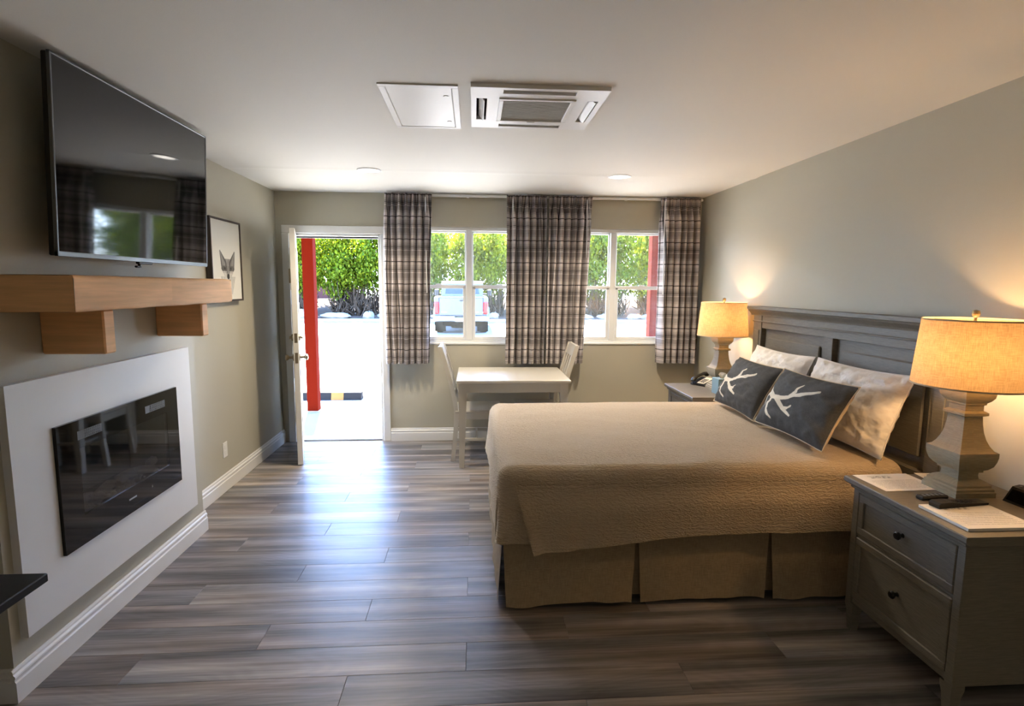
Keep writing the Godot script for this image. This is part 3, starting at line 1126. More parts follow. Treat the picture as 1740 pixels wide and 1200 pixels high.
# ---------------------------------------------------------------- fireplace wall
func fireplace_wall() -> void:
	# white board round the fire
	var s := S()
	holed(s, "x", 0.0, 0.03, -0.654, 0.654, 0.0, 0.966, [[-0.355, 0.343, 0.325, 0.665]])
	var o := put(s, "fireplace_surround", M.surround_white)
	o.position = Vector3(XF, 0.223, -2.744)
	tag(o, "plain white rectangular board framing the black electric fireplace", "fireplace surround")
	# electric fire
	var f := thing("electric_fireplace", "black glass electric fireplace set in the white board", "fireplace", Vector3(XF + 0.03, 0.445, -2.753))
	s = S()
	holed(s, "x", 0.0, 0.014, -0.457, 0.457, 0.0, 0.539, [[-0.343, 0.334, 0.125, 0.418]])
	var g := put(s, "glass_front", M.black_glass, f)
	s = S()
	bx(s, Vector3(0.0095, 0.1255, -0.3425), Vector3(0.0136, 0.4175, 0.3335))
	put(s, "viewing_pane", M.fire_glass, f)
	s = S()
	# open box behind the pane
	bx(s, Vector3(-0.20, 0.11, -0.345), Vector3(-0.19, 0.43, 0.337))
	bx(s, Vector3(-0.19, 0.11, -0.345), Vector3(0.0, 0.12, 0.337))
	bx(s, Vector3(-0.19, 0.425, -0.345), Vector3(0.0, 0.435, 0.337))
	bx(s, Vector3(-0.19, 0.12, -0.345), Vector3(0.0, 0.425, -0.338))
	bx(s, Vector3(-0.19, 0.12, 0.33), Vector3(0.0, 0.425, 0.337))
	put(s, "fire_box", M.fire_box, f)
	var r := RandomNumberGenerator.new()
	r.seed = 7
	for k in 7:
		s = S()
		var zc := -0.29 + k * 0.095
		var c := Vector3(-0.05 + r.randf_range(-0.02, 0.02), 0.145 + r.randf_range(0, 0.02), zc)
		var d := Vector3(r.randf_range(-0.03, 0.03), r.randf_range(-0.01, 0.025), 0.06 + r.randf_range(0, 0.02))
		tube(s, PackedVector3Array([c - d, c - d * 0.4 + Vector3(0, 0.006, 0), c + d * 0.4, c + d]), PackedFloat32Array([0.017, 0.024, 0.022, 0.014]), 7)
		put(s, "log", M.fire_log, f)
	s = S()
	for k in 90:
		var p := Vector3(r.randf_range(-0.11, -0.012), 0.122, r.randf_range(-0.32, 0.31))
		var e := r.randf_range(0.006, 0.014)
		bx(s, -Vector3(e, e, e) * 0.8, Vector3(e, e, e), e * 0.4, Transform3D(Basis.from_euler(Vector3(r.randf() * 3, r.randf() * 3, r.randf() * 3)), p))
	var emb := put(s, "ember_bed", M.fire_log, f)
	emb.set_meta("kind", "stuff")
	# air outlets above the pane: fine bars over a dark slot
	for q in [[0.185, 0.34], [-0.33, -0.15]]:
		s = S()
		bx(s, Vector3(0.0135, 0.455, q[0]), Vector3(0.0150, 0.492, q[1]))
		for k in 9:
			var zz: float = lerpf(q[0] + 0.012, q[1] - 0.05, k / 8.0)
			for j in 3:
				bx(s, Vector3(0.0148, 0.458 + j * 0.012, zz - 0.0045), Vector3(0.0168, 0.466 + j * 0.012, zz + 0.0045))
		put(s, "air_outlet", M.outlet_grey, f)
	s = S()
	bx(s, Vector3(0.0138, 0.0655, -0.03), Vector3(0.0152, 0.0735, 0.03), 0.0006)
	put(s, "badge", M.button_grey, f)
	s = S()
	bx(s, Vector3(0.0138, 0.062, -0.172), Vector3(0.0150, 0.076, -0.160), 0.0006)
	put(s, "touch_mark", M.outlet_grey, f)
	# mantel
	var m := thing("fireplace_mantel", "thick natural timber mantel shelf on two block corbels", "mantel", Vector3(XF, 1.455, -2.755))
	s = S()
	# beam with hand-worn edges
	var nz := noise(77, 2.2, 2)
	var beam := func(u: float, v: float) -> Vector3:
		var sec := [Vector2(0.004, 0.0), Vector2(0.274, 0.0), Vector2(0.286, 0.004), Vector2(0.291, 0.014), Vector2(0.291, 0.118), Vector2(0.286, 0.128), Vector2(0.274, 0.133), Vector2(0.0, 0.134)]
		var t: float = u * 7.0
		var i := mini(int(t), 6)
		var p: Vector2 = sec[i].lerp(sec[i + 1], t - i)
		var z := lerpf(-0.652, 0.652, v)
		var wob: float = nz.get_noise_2d(z * 2.0, p.y * 6.0 + p.x * 5.0) * 0.004
		return Vector3(p.x + (wob if p.x > 0.02 else 0.0), p.y + wob * 0.6, z)
	grid(s, 7, 24, beam, func(u, v): return Vector2(v * 2.0, u), true)
	for e in [-0.652, 0.652]:
		quad(s, Vector3(0, 0.0, e), Vector3(0.290, 0.002, e), Vector3(0.290, 0.131, e), Vector3(0, 0.133, e), Vector3(0, 0, e))
	put(s, "beam", M.mantel_timber, m)
	for zc in [0.396, -0.413]:
		s = S()
		bx(s, Vector3(0, -0.178, zc - 0.035), Vector3(0.243, -0.001, zc + 0.035), 0.006)
		put(s, "corbel", M.mantel_timber, m)
	# television
	var tv := Node3D.new()
	tv.name = "television"
	add_child(tv)
	tag(tv, "large black flat-screen television mounted above the timber mantel", "television")
	tv.position = Vector3(-1.592, 1.662, -2.889)
	tv.rotation.z = -deg_to_rad(2.5)
	var w := 0.607
	var ht := 0.752
	s = S()
	bx(s, Vector3(-0.034, 0.002, -w + 0.002), Vector3(-0.006, ht - 0.002, w - 0.002), 0.004)
	bx(s, Vector3(-0.062, 0.08, -w + 0.14), Vector3(-0.030, ht * 0.62, w - 0.14), 0.012)
	put(s, "housing", M.black_plastic, tv)
	s = S()
	for q in [[0.0, 0.020, -w, w], [ht - 0.009, ht, -w, w], [0.0, ht, -w, -w + 0.009], [0.0, ht, w - 0.009, w]]:
		bx(s, Vector3(-0.012, q[0], q[2]), Vector3(0.002, q[1], q[3]), 0.0015)
	put(s, "bezel", M.tv_bezel, tv)
	s = S()
	bx(s, Vector3(-0.008, 0.018, -w + 0.008), Vector3(0.0, ht - 0.008, w - 0.008))
	put(s, "screen", M.tv_screen, tv)
	s = S()
	bx(s, Vector3(-0.020, -0.010, -0.04), Vector3(-0.002, 0.001, 0.075), 0.003)
	bx(s, Vector3(-0.018, -0.026, 0.050), Vector3(-0.004, -0.008, 0.062), 0.002)
	bx(s, Vector3(-0.018, -0.028, 0.062), Vector3(-0.004, -0.018, 0.088), 0.003)
	put(s, "sensor_pod", M.black_plastic, tv)
	s = S()
	bx(s, Vector3(-0.100, 0.22, -0.20), Vector3(-0.060, 0.48, 0.20), 0.004)
	put(s, "wall_mount", M.black_plastic, tv)
	# framed fox
	var pic := thing("framed_picture", "fox portrait print in a thin brown frame beside the mantel", "picture", Vector3(XL, 1.43, -4.383))
	var pw := 0.26
	var ph := 0.608
	s = S()
	for q in [[0.0, 0.014, -pw, pw], [ph - 0.014, ph, -pw, pw], [0.014, ph - 0.014, -pw, -pw + 0.014], [0.014, ph - 0.014, pw - 0.014, pw]]:
		bx(s, Vector3(0.002, q[0], q[2]), Vector3(0.042, q[1], q[3]), 0.001)
	put(s, "frame", M.frame_brown, pic)
	s = S()
	# picture side faces +x; u runs from the viewer's left (+z) to right (-z)
	var pz := pw - 0.013
	var c4 := [Vector3(0.034, 0.013, pz), Vector3(0.034, 0.013, -pz), Vector3(0.034, ph - 0.013, -pz), Vector3(0.034, ph - 0.013, pz)]
	var uv4 := [Vector2(0, 1), Vector2(1, 1), Vector2(1, 0), Vector2(0, 0)]
	for i in [0, 2, 1, 0, 3, 2]:
		vtx(s, c4[i], Vector3.RIGHT, uv4[i])
	put(s, "print", M.fox_print, pic)
	s = S()
	bx(s, Vector3(0.002, 0.013, -pz), Vector3(0.033, ph - 0.013, pz))
	put(s, "backing_board", M.paper_plain, pic)
	# socket
	var so := thing("wall_outlet", "white double power outlet on the greige wall above the baseboard", "outlet", Vector3(XL, 0.312, -4.255))
	s = S()
	bx(s, Vector3(0, -0.058, -0.036), Vector3(0.006, 0.058, 0.036), 0.002)
	put(s, "plate", M.plate_white, so)
	for yy in [-0.021, 0.021]:
		s = S()
		bx(s, Vector3(0.004, yy - 0.015, -0.016), Vector3(0.0075, yy + 0.015, 0.016), 0.002)
		put(s, "receptacle", M.plate_white, so)
	# black desk whose corner reaches into the picture
	var dk := thing("desk", "black desk with a thin top, its corner beside the chimney breast", "desk", Vector3(-1.53, 0, -1.09))
	s = S()
	bx(s, Vector3(-0.335, 0.725, -0.48), Vector3(0.335, 0.75, 0.48), 0.003)
	put(s, "desk_top", M.black_lacquer, dk)
	for zz in [-0.33, 0.33]:
		for sg in [-1.0, 1.0]:
			s = S()
			extr(s, PackedVector2Array([Vector2(sg * 0.295, 0.726), Vector2(sg * 0.245, 0.726), Vector2(sg * 0.085, 0.0), Vector2(sg * 0.125, 0.0)]), zz - 0.018, zz + 0.018)
			put(s, "leg", M.black_lacquer, dk)
	s = S()
	bx(s, Vector3(-0.022, 0.62, -0.40), Vector3(0.022, 0.726, 0.40), 0.002)
	put(s, "under_rail", M.black_lacquer, dk)


# ---------------------------------------------------------------- curtains
func curtains() -> void:
	var rails := [[-0.84, 1.0 - 0.27, "thin white curtain rail above the window beside the door"], [0.735, 2.262, "thin white curtain rail above the window beside the bed wall"]]
	for q in rails:
		var o := thing("curtain_rail", q[2], "curtain rail", Vector3(q[0], 2.405, ZF + 0.05), 0.0, "white curtain rails")
		var s := S()
		bx(s, Vector3(0, 0, -0.014), Vector3(q[1] - q[0], 0.022, 0.014), 0.003)
		put(s, "rail", M.white_vinyl, o)
		for xx in [0.06, (q[1] - q[0]) / 2, q[1] - q[0] - 0.06]:
			s = S()
			bx(s, Vector3(xx - 0.012, -0.002, -0.049), Vector3(xx + 0.012, 0.018, -0.012), 0.002)
			put(s, "bracket", M.white_vinyl, o)
	# x at the top, x at the bottom, folds, wand x
	var list := [
		[-0.845, -0.395, -0.845, -0.432, 7.0, -0.452, 11, "plaid curtain gathered between the open door and the first window"],
		[0.315, 0.700, 0.306, 0.682, 6.0, 0.372, 12, "plaid curtain at the right side of the window with the truck behind it"],
		[0.722, 1.150, 0.704, 1.085, 6.5, 1.084, 13, "plaid curtain hanging above the tabletop's right half, left of the second window"],
		[1.822, 2.232, 1.830, 2.240, 6.5, 1.846, 14, "plaid curtain in the corner beside the bed wall"],
	]
	for q in list:
		var nz := noise(q[6], 1.0, 2)
		var zc := 0.0
		var yb := 0.803
		var yt := 2.425
		var o := thing("curtain", q[7], "curtain", Vector3(0, 0, ZF + 0.105), 0.0, "plaid curtains")
		var s := S()
		var shape := func(u: float, v: float) -> Vector3:
			var y := lerpf(yt, yb, v) + 0.006 * nz.get_noise_2d(u * 6.0, 3.0) * v
			var x0: float = lerpf(q[0], q[2], v)
			var x1: float = lerpf(q[1], q[3], v)
			var uu: float = u + 0.035 * nz.get_noise_2d(u * 3.2, v * 0.8 + 5.0)
			var ph: float = TAU * q[4] * uu + q[6]
			var open := smoothstep(0.02, 0.14, v)
			var amp: float = lerpf(0.012, 0.050 + 0.012 * nz.get_noise_2d(u * 5.0, v * 1.1 + 20.0), open)
			var z: float = zc + amp * (cos(ph) + 0.35 * cos(2.0 * ph + 0.6)) + (1.0 - open) * 0.010 * cos(ph * 2.0)
			var x: float = lerpf(x0, x1, clampf(uu, 0, 1)) + amp * 0.42 * sin(ph + 0.5) * open * (1.0 if u > 0.01 and u < 0.99 else 0.0)
			return Vector3(x, y, z)
		var width: float = (q[1] - q[0]) * 1.9
		var su: float = q[6] * 0.13
		grid(s, 150, 26, shape, func(u, v): return Vector2(u * width + su, v * 1.62), true)
		put(s, "cloth", M.plaid_cloth, o)
		s = S()
		var wx: float = q[5]
		tube(s, PackedVector3Array([Vector3(wx, 2.385, 0.052), Vector3(wx + 0.004, 1.9, 0.058), Vector3(wx + 0.008, 1.49, 0.066)]), PackedFloat32Array([0.0042, 0.0042, 0.0042]), 6)
		put(s, "draw_wand", M.white_vinyl, o)


# ---------------------------------------------------------------- table and chairs
func dining() -> void:
	var t := thing("dining_table", "small white square dining table below the windows", "table", Vector3(0.341, 0, -5.05))
	var hw := 0.489
	var hd := 0.40
	var s := S()
	bx(s, Vector3(-hw, 0.740, -hd), Vector3(hw, 0.765, hd), 0.004)
	put(s, "tabletop", M.white_furniture, t)
	for q in [[-hw + 0.05, hw - 0.05, hd - 0.055, hd - 0.035], [-hw + 0.05, hw - 0.05, -hd + 0.035, -hd + 0.055]]:
		s = S()
		bx(s, Vector3(q[0], 0.655, q[2]), Vector3(q[1], 0.741, q[3]), 0.002)
		put(s, "apron", M.white_furniture, t)
	for x in [-hw + 0.04, hw - 0.06]:
		s = S()
		bx(s, Vector3(x, 0.655, -hd + 0.05), Vector3(x + 0.02, 0.741, hd - 0.05), 0.002)
		put(s, "apron", M.white_furniture, t)
	for sx in [-1.0, 1.0]:
		for sz in [-1.0, 1.0]:
			s = S()
			var cx: float = sx * (hw - 0.055)
			var cz: float = sz * (hd - 0.055)
			# square leg, tapering on the inner faces
			var pr := [[0.741, 0.034, 0.0], [0.64, 0.034, 0.0], [0.0, 0.021, 0.012]]
			for i in 2:
				var a: Array = pr[i]
				var b: Array = pr[i + 1]
				for k in 4:
					var d0: Vector2 = [Vector2(-1, -1), Vector2(1, -1), Vector2(1, 1), Vector2(-1, 1)][k]
					var d1: Vector2 = [Vector2(1, -1), Vector2(1, 1), Vector2(-1, 1), Vector2(-1, -1)][k]
					var ca := Vector3(cx + sx * a[2], 0, cz + sz * a[2])
					var cb := Vector3(cx + sx * b[2], 0, cz + sz * b[2])
					var m := (d0 + d1) / 2
					quad(s, ca + Vector3(d0.x * a[1], a[0], d0.y * a[1]), ca + Vector3(d1.x * a[1], a[0], d1.y * a[1]), cb + Vector3(d1.x * b[1], b[0], d1.y * b[1]), cb + Vector3(d0.x * b[1], b[0], d0.y * b[1]), Vector3(m.x, 0, m.y))
			var cb2 := Vector3(cx + sx * 0.012, 0, cz + sz * 0.012)
			quad(s, cb2 + Vector3(-0.021, 0, -0.021), cb2 + Vector3(0.021, 0, -0.021), cb2 + Vector3(0.021, 0, 0.021), cb2 + Vector3(-0.021, 0, 0.021), Vector3.DOWN)
			put(s, "leg", M.white_furniture, t)
	chair(Vector3(0.036, 0, -5.07), 0.0, "white slat-back dining chair at the table side facing the door")
	chair(Vector3(0.602, 0, -5.14), PI, "white slat-back dining chair at the table side facing the bed wall")


func chair(at: Vector3, turn: float, label: String) -> void:
	var c := thing("dining_chair", label, "chair", at, turn, "white dining chairs")
	var s := S()
	bx(s, Vector3(-0.205, 0.435, -0.205), Vector3(0.215, 0.462, 0.205), 0.008)
	put(s, "seat", M.white_furniture, c)
	s = S()
	for q in [[-0.19, 0.20, 0.165, 0.185], [-0.19, 0.20, -0.185, -0.165]]:
		bx(s, Vector3(q[0], 0.375, q[2]), Vector3(q[1], 0.436, q[3]), 0.002)
	bx(s, Vector3(0.175, 0.375, -0.18), Vector3(0.195, 0.436, 0.18), 0.002)
	bx(s, Vector3(-0.195, 0.375, -0.18), Vector3(-0.175, 0.436, 0.18), 0.002)
	put(s, "seat_rail", M.white_furniture, c)
	for z in [-0.185, 0.185]:
		s = S()
		bx(s, Vector3(0.168, 0, z - 0.018), Vector3(0.205, 0.436, z + 0.018), 0.004)
		put(s, "leg", M.white_furniture, c)
		# rear post: one swept board from the floor to the top rail
		s = S()
		var fr := PackedVector2Array()
		var bk := PackedVector2Array()
		for k in 19:
			var y: float = 1.03 * k / 18.0
			var x: float
			if y < 0.45:
				x = -0.225 + 0.033 * sin(y / 0.45 * PI / 2)
			else:
				var q2 := (y - 0.45) / 0.58
				x = -0.192 - 0.138 * pow(q2, 1.35)
			fr.append(Vector2(x + 0.019, y))
			bk.append(Vector2(x - 0.019, y))
		bk.reverse()
		fr.append_array(bk)
		extr(s, fr, z - 0.016, z + 0.016)
		put(s, "rear_post", M.white_furniture, c)
	s = S()
	var rx := func(y: float) -> float: return -0.192 - 0.138 * pow((y - 0.45) / 0.58, 1.35)
	var x0: float = rx.call(0.93)
	var x1: float = rx.call(1.03)
	extr(s, PackedVector2Array([Vector2(x0 - 0.011, 0.93), Vector2(x0 + 0.011, 0.93), Vector2(x1 + 0.011, 1.03), Vector2(x1 - 0.011, 1.03)]), -0.17, 0.17)
	put(s, "top_rail", M.white_furniture, c)
	s = S()
	x0 = rx.call(0.56)
	x1 = rx.call(0.61)
	extr(s, PackedVector2Array([Vector2(x0 - 0.010, 0.56), Vector2(x0 + 0.010, 0.56), Vector2(x1 + 0.010, 0.61), Vector2(x1 - 0.010, 0.61)]), -0.17, 0.17)
	put(s, "lower_rail", M.white_furniture, c)
	for zc in [-0.095, 0.0, 0.095]:
		s = S()
		var a := PackedVector2Array()
		var b := PackedVector2Array()
		for k in 7:
			var y := lerpf(0.60, 0.94, k / 6.0)
			var x: float = rx.call(y)
			a.append(Vector2(x + 0.006, y))
			b.append(Vector2(x - 0.006, y))
		b.reverse()
		a.append_array(b)
		extr(s, a, zc - 0.024, zc + 0.024)
		put(s, "slat", M.white_furniture, c)
	s = S()
	bx(s, Vector3(-0.205, 0.18, -0.185 - 0.008), Vector3(0.19, 0.205, -0.185 + 0.008), 0.002)
	bx(s, Vector3(-0.205, 0.18, 0.185 - 0.008), Vector3(0.19, 0.205, 0.185 + 0.008), 0.002)
	bx(s, Vector3(-0.02, 0.182, -0.18), Vector3(0.0, 0.203, 0.18), 0.002)
	put(s, "stretcher", M.white_furniture, c)


# ---------------------------------------------------------------- bed
const BX0 := 0.125
const BX1 := 2.150
const BZ0 := -4.085
const BZ1 := -2.545


func rr(s: float, hx: float, hz: float, r: float) -> Array:
	# point and outward normal on a rounded rectangle, s in 0..1, by length
	var a := 2 * (hx - r)
	var b := 2 * (hz - r)
	var q := PI / 2 * r
	var d: float = fposmod(s, 1.0) * (2 * a + 2 * b + 4 * q)
	# start at the middle of no side: +z side runs -x to +x, then corner, +x side, corner, -z side, corner, -x side, corner
	if d < a:
		return [Vector2(-hx + r + d, hz), Vector2(0, 1)]
	d -= a
	if d < q:
		var t := d / r
		return [Vector2(hx - r + r * sin(t), hz - r + r * cos(t)), Vector2(sin(t), cos(t))]
	d -= q
	if d < b:
		return [Vector2(hx, hz - r - d), Vector2(1, 0)]
	d -= b
	if d < q:
		var t := d / r
		return [Vector2(hx - r + r * cos(t), -hz + r - r * sin(t)), Vector2(cos(t), -sin(t))]
	d -= q
	if d < a:
		return [Vector2(hx - r - d, -hz), Vector2(0, -1)]
	d -= a
	if d < q:
		var t := d / r
		return [Vector2(-hx + r - r * sin(t), -hz + r - r * cos(t)), Vector2(-sin(t), -cos(t))]
	d -= q
	if d < b:
		return [Vector2(-hx, -hz + r + d), Vector2(-1, 0)]
	d -= b
	var t2 := d / r
	return [Vector2(-hx + r - r * cos(t2), hz - r + r * sin(t2)), Vector2(-cos(t2), sin(t2))]


func bed() -> void:
	var cx := (BX0 + BX1) / 2
	var cz := (BZ0 + BZ1) / 2
	var hx := (BX1 - BX0) / 2
	var hz := (BZ1 - BZ0) / 2
	var b := thing("bed", "queen bed with a tan pleated bed skirt below the bedspread", "bed", Vector3(cx, 0, cz))
	var s := S()
	bx(s, Vector3(-hx + 0.05, 0.15, -hz + 0.05), Vector3(hx - 0.01, 0.38, hz - 0.05), 0.03)
	put(s, "box_spring", M.mattress_cloth, b)
	s = S()
	bx(s, Vector3(-hx + 0.04, 0.38, -hz + 0.04), Vector3(hx - 0.01, 0.69, hz - 0.04), 0.05)
	put(s, "mattress", M.mattress_cloth, b)
	for q in [[-0.9, -0.65], [-0.9, 0.65], [0.9, -0.65], [0.9, 0.65], [0.0, 0.0]]:
		s = S()
		bx(s, Vector3(q[0] - 0.03, 0, q[1] - 0.03), Vector3(q[0] + 0.03, 0.16, q[1] + 0.03), 0.003)
		put(s, "leg", M.black_plastic, b)
	# skirt: flat panels that part in a narrow wedge at the pleats
	var zs := hz - 0.012
	var xs := -hx + 0.012
	var nz := noise(55, 1.0, 2)
	# [start, end, side]: side 0 near (+z), 1 foot (-x), 2 far (-z)
	var panels := [[-hx + 0.012, -0.345, 0], [-0.335, 0.330, 0], [0.338, hx - 0.03, 0], [-hz + 0.012, -0.012, 1], [0.0, hz - 0.012, 1], [-hx + 0.012, -0.335, 2], [-0.325, 0.330, 2], [0.338, hx - 0.03, 2]]
	for p in panels:
		s = S()
		var pf := func(u: float, v: float) -> Vector3:
			var along: float = lerpf(p[0], p[1], u)
			# the panel draws in towards its hem at the pleat
			var pull: float = 0.018 * v * (1.0 - smoothstep(0.0, 0.12, u)) - 0.018 * v * smoothstep(0.88, 1.0, u)
			along += pull
			var hem: float = 0.012 + 0.018 * (0.5 + nz.get_noise_2d(along * 2.6 + p[2] * 9.0, 1.0)) * (1.0 if u > 0.02 and u < 0.98 else 0.6)
			var y := lerpf(0.42, hem, v)
			var o: float = 0.022 * v + 0.012 * v * nz.get_noise_2d(along * 4.0 + p[2] * 5.0, v * 0.6) + 0.006 * v * sin(u * PI)
			if p[2] == 0:
				return Vector3(along, y, zs + o)
			if p[2] == 1:
				return Vector3(xs - o, y, along)
			return Vector3(along, y, -zs - o)
		grid(s, 22, 8, pf, func(u, v): return Vector2(u, v), p[2] == 0)
		# thickness: an inner face
		grid(s, 22, 8, func(u, v):
			var w: Vector3 = pf.call(u, v)
			return w - (Vector3(0, 0, 0.003) if p[2] == 0 else Vector3(-0.003, 0, 0) if p[2] == 1 else Vector3(0, 0, -0.003)), func(u, v): return Vector2(u, v), p[2] != 0)
		put(s, "skirt_panel", M.skirt_cloth, b)
	for px in [-0.34, 0.334]:
		s = S()
		bx(s, Vector3(px - 0.07, 0.03, zs - 0.035), Vector3(px + 0.07, 0.42, zs - 0.030))
		put(s, "pleat_backing", M.skirt_cloth, b)
	# bedspread, quilted, hanging on three sides
	s = S()
	var ox := hx + 0.012
	var oz := hz + 0.012
	var er := 0.075
	var topy := 0.712
	var wr := noise(66, 1.0, 3)
	var rings := 38
	var cover := func(u: float, v: float) -> Vector3:
		var pn := rr(u, ox, oz, 0.085)
		var P: Vector2 = pn[0]
		var N: Vector2 = pn[1]
		var k: float = v * rings
		if k <= 20.0:
			var q: Vector2 = (P - N * er)
			var f := k / 20.0
			var xz := q * f
			var y := topy - 0.008 * pow(f, 6) + 0.007 * wr.get_noise_2d(xz.x * 1.6, xz.y * 3.0)
			return Vector3(xz.x, y, xz.y)
		if k <= 26.0:
			var a := (k - 20.0) / 6.0 * PI / 2
			var xz := P + N * (-er + er * sin(a))
			return Vector3(xz.x, topy - 0.008 - er + er * cos(a) + 0.005 * wr.get_noise_2d(P.x * 1.6, P.y * 3.0), xz.y)
		var d := (k - 26.0) / 12.0
		# hem height by side
		var near := smoothstep(-0.2, 0.4, N.y)
		var foot := smoothstep(0.3, 0.9, -N.x)
		var along := (P.x + ox) / (2 * ox)
		var hem := lerpf(0.355, lerpf(0.298, 0.385, smoothstep(0.0, 0.5, along) * 0.75 + along * 0.25), near)
		hem = lerpf(hem, 0.352, foot * (1.0 - near))
		# on the near side the base layer ends short under the hanging flap
		hem = maxf(hem, 0.338)
		hem += 0.006 * wr.get_noise_2d(P.x * 3.0, P.y * 3.0 + 9.0)
		var y2 := lerpf(topy - 0.008 - er, hem, d)
		var off := 0.016 * d + 0.016 * d * wr.get_noise_2d(P.x * 2.2 + 4.0, P.y * 2.2) + 0.004 * wr.get_noise_3d(P.x * 5.0, y2 * 7.0, P.y * 5.0)
		# the corners fold in on themselves
		var cn := N.x * N.y
		var fold := smoothstep(0.25, 0.5, absf(cn))
		off += d * (0.030 * fold * (0.5 + 0.5 * d) - 0.062 * exp(-pow((N.angle() - 2.72) / 0.10, 2.0)) * smoothstep(0.12, 0.5, d))
		var xz2 := P + N * off
		return Vector3(xz2.x, y2, xz2.y)
	# near-side flap: hangs over the tucked corner with a slanting front edge
	var flap := func(u: float, v: float) -> Vector3:
		var y0 := topy - 0.008 - er
		var xl0 := lerpf(-ox + 0.080, -ox + 0.168, v)
		var x := lerpf(xl0, ox - 0.06, u)
		var al := (x + ox) / (2 * ox)
		var hem := lerpf(0.296, 0.385, smoothstep(0.05, 0.5, al) * 0.72 + al * 0.28) + 0.005 * wr.get_noise_2d(x * 3.0, 4.0)
		var y := lerpf(y0, hem, v)
		var edge := 1.0 - smoothstep(0.0, 0.035, u)
		var z := oz + 0.003 + 0.034 * smoothstep(0.0, 0.5, v) + 0.012 * v * wr.get_noise_2d(x * 2.2 + 4.0, oz * 2.2) + 0.005 * wr.get_noise_3d(x * 5.0, y * 7.0, 3.0) * v + 0.026 * edge * v
		return Vector3(x, y, z)
	grid(s, 90, 16, flap, func(u, v): return Vector2(u, v), true)
	grid(s, 90, 16, func(u, v): return flap.call(u, v) - Vector3(0, 0, 0.006), func(u, v): return Vector2(u, v), false)
	for k in 16:
		for e in [0.0, 1.0]:
			var p0: Vector3 = flap.call(e, k / 16.0)
			var p1: Vector3 = flap.call(e, (k + 1) / 16.0)
			quad(s, p0, p1, p1 - Vector3(0, 0, 0.006), p0 - Vector3(0, 0, 0.006), Vector3(e * 2.0 - 1.0, 0, 0))
	for k in 90:
		var p0: Vector3 = flap.call(k / 90.0, 1.0)
		var p1: Vector3 = flap.call((k + 1) / 90.0, 1.0)
		quad(s, p0, p1, p1 - Vector3(0, 0, 0.006), p0 - Vector3(0, 0, 0.006), Vector3.DOWN)
	grid(s, 420, rings, cover, func(u, v): return Vector2(u * 7.0, v * 2.0), true, true)
	var cv := put(s, "bedspread", M.bedspread)
	cv.position = Vector3(cx, 0, cz)
	tag(cv, "tan quilted bedspread covering the bed and hanging over its sides", "bedspread")
	# pillows and cushions
	var lean := func(tilt: float, at: Vector3, yaw := 0.0) -> Transform3D:
		# local x -> +z, local y -> up and back, local z -> towards the foot
		var bs := Basis(Vector3(0, 0, 1), Vector3(sin(tilt), cos(tilt), 0), Vector3(-cos(tilt), sin(tilt), 0))
		return Transform3D(Basis(Vector3.UP, yaw) * bs, at)
	pillow("pillow", "plump white bed pillow behind the cushion nearer the tissue box", lean.call(0.36, Vector3(2.060, 0.930, -3.690)), 0.72, 0.43, 0.17, M.pillow_cotton, M.pillow_cotton, 1, "white bed pillows", "pillow")
	pillow("pillow", "plump white bed pillow leaning next to the papers' nightstand", lean.call(0.36, Vector3(2.060, 0.930, -2.905), 0.04), 0.74, 0.44, 0.17, M.pillow_cotton, M.pillow_cotton, 2, "white bed pillows", "pillow")
	pillow("cushion", "charcoal cushion with a cream antler print, nearer the telephone nightstand", lean.call(0.50, Vector3(1.842, 0.898, -3.615), -0.03), 0.62, 0.375, 0.15, M.antler_cloth, M.cushion_back, 3, "antler cushions", "cushion")
	pillow("cushion", "charcoal cushion with a cream antler print, nearer the papers' nightstand", lean.call(0.50, Vector3(1.832, 0.905, -2.950), 0.03), 0.65, 0.375, 0.15, M.antler_cloth, M.cushion_back, 4, "antler cushions", "cushion")


